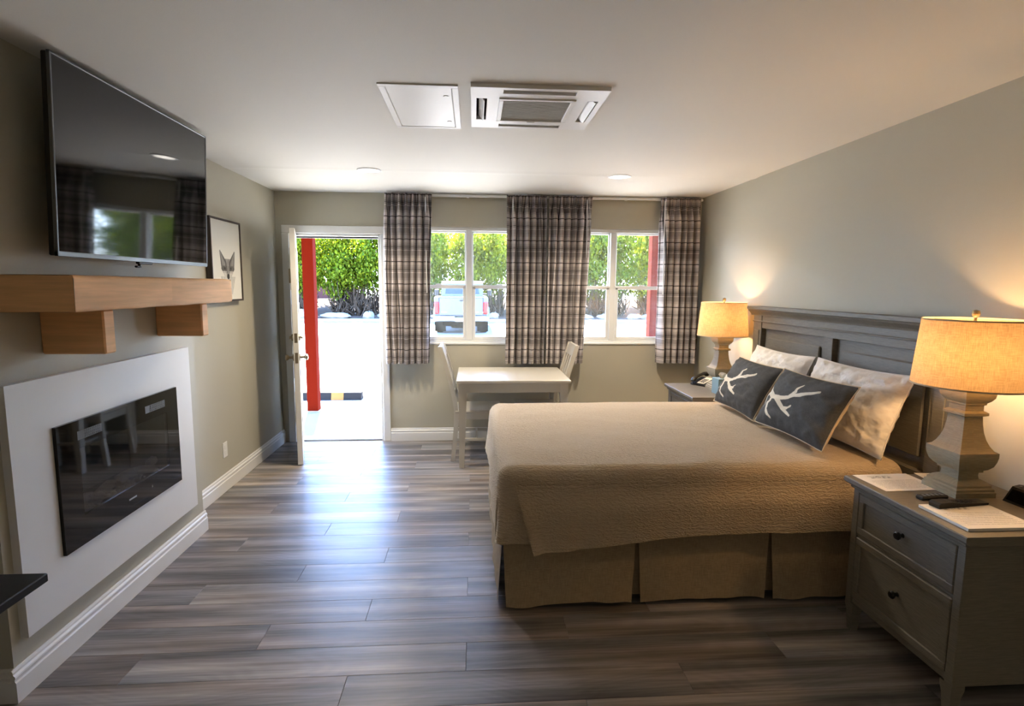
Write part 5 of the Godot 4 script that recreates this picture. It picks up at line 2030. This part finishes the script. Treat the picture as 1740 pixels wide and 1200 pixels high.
func leaf_mesh() -> ArrayMesh:
	var s := S()
	var a := Vector3(0, 0, 0)
	var l := Vector3(-0.5, 0.5, 0.10)
	var rr2 := Vector3(0.5, 0.5, 0.10)
	var t := Vector3(0, 1.15, 0)
	for q in [[a, l, t], [a, t, rr2]]:
		trin(s, q[0], q[1], q[2], Vector3(0, 0, 1))
	return s.commit()


func trees() -> void:
	var lm := leaf_mesh()
	var r := RandomNumberGenerator.new()
	r.seed = 515
	var spots := []
	for k in 10:
		spots.append([Vector2(-16.1 + k * 3.3, -29.6 - r.randf_range(0.0, 0.5)), r.randf_range(4.9, 5.7), true])
	for k in 8:
		spots.append([Vector2(-17.0 + k * 4.6, -34.0 - r.randf_range(0.0, 0.8)), r.randf_range(6.6, 8.0), false])
	for q in spots:
		var at: Vector2 = q[0]
		var tall: float = q[1]
		var front: bool = q[2]
		var o := thing("tree", "leafy multi-stemmed tree at the front of the bank beyond the lot" if front else "taller leafy tree behind the front row beyond the lot", "tree", Vector3(at.x, OUT + (0.12 if front else 0.55), at.y), 0.0, "front trees beyond the parking lot" if front else "back trees beyond the parking lot")
		# bare twisted stems
		var s := S()
		var tips := []
		for k in (5 if front else 3):
			var a := r.randf() * TAU
			var p := Vector3(cos(a) * 0.12, -0.1, sin(a) * 0.12)
			var dir := Vector3(cos(a) * r.randf_range(0.2, 0.6), 1.0, sin(a) * r.randf_range(0.2, 0.6))
			var pts := PackedVector3Array([p])
			var rad := PackedFloat32Array([0.11])
			for i in 6:
				dir += Vector3(r.randf_range(-0.3, 0.3), r.randf_range(-0.1, 0.25), r.randf_range(-0.3, 0.3))
				dir.x -= p.x * 0.25
				dir.z -= p.z * 0.25
				p += dir.normalized() * tall * 0.115
				pts.append(p)
				rad.append(lerpf(0.09, 0.025, i / 5.0))
				if i > 1:
					tips.append(p)
					# side twig
					var tw := p + Vector3(r.randf_range(-0.4, 0.4) - p.x * 0.2, r.randf_range(-0.15, 0.5), r.randf_range(-0.4, 0.4))
					tube(s, PackedVector3Array([p, (p + tw) / 2 + Vector3(0, 0.08, 0), tw]), PackedFloat32Array([0.03, 0.02, 0.01]), 5)
					tips.append(tw)
			tube(s, pts, rad, 7)
		put(s, "stem", M.bark, o)
		if front:
			s = S()
			for k in 260:
				var a := r.randf() * TAU
				var b0 := Vector3(r.randf_range(-1.15, 1.15), r.randf_range(-0.05, 0.7), r.randf_range(-1.0, 1.0))
				var b1 := b0 + Vector3(cos(a) * r.randf_range(0.1, 0.45), r.randf_range(0.3, 1.3), sin(a) * 0.6)
				var mid := (b0 + b1) / 2 + Vector3(r.randf_range(-0.2, 0.2), r.randf_range(-0.1, 0.1), r.randf_range(-0.2, 0.2))
				tube(s, PackedVector3Array([b0, mid, b1]), PackedFloat32Array([0.035, 0.024, 0.010]), 4)
			var tw := put(s, "dead_twigs", M.bark, o)
			tw.set_meta("kind", "stuff")
		# foliage in clumps over a rounded crown
		var base := 0.95 if front else 1.3
		var rx := 1.62 if front else 2.25
		var ry := (tall - base) / 2
		var cy := base + ry
		var clumps := 300 if front else 280
		var per := 56
		var mm := MultiMesh.new()
		mm.transform_format = MultiMesh.TRANSFORM_3D
		mm.use_colors = true
		mm.mesh = lm
		mm.instance_count = clumps * per
		var hue := r.randf_range(-0.5, 0.5)
		var i := 0
		for k in clumps:
			var d := Vector3(r.randfn(), r.randfn(), r.randfn()).normalized()
			# pushed out towards a rounded box, so that neighbouring crowns close up
			d = Vector3(signf(d.x) * pow(absf(d.x), 0.6), signf(d.y) * pow(absf(d.y), 0.7), signf(d.z) * pow(absf(d.z), 0.7))
			var rr3 := pow(r.randf(), 0.40)
			var c := Vector3(d.x * rx, cy + d.y * ry, d.z * rx) * 1.0
			c = Vector3(0, cy, 0) + (c - Vector3(0, cy, 0)) * rr3
			var tone := r.randfn() * 0.5 + hue
			for j in per:
				var p := c + Vector3(r.randfn(), r.randfn() * 0.8, r.randfn()) * 0.24
				var sz := r.randf_range(0.10, 0.19)
				var b := Basis.from_euler(Vector3(r.randf_range(-1.3, 1.3), r.randf() * TAU, r.randf_range(-2.6, 2.6))).scaled(Vector3(sz * 0.62, sz, sz))
				mm.set_instance_transform(i, Transform3D(b, p))
				# leaf pigment: each sprig is by chance more green or more yellow, whatever its place in the crown
				var pigment := clampf(0.5 + tone * 0.3 + r.randfn() * 0.2, 0, 1)
				mm.set_instance_color(i, Color(0.048, 0.092, 0.008).lerp(Color(0.225, 0.240, 0.012), pigment))
				i += 1
		var mi := MultiMeshInstance3D.new()
		mi.name = "foliage"
		mi.multimesh = mm
		mi.material_override = M.leaf
		mi.set_meta("kind", "stuff")
		o.add_child(mi)
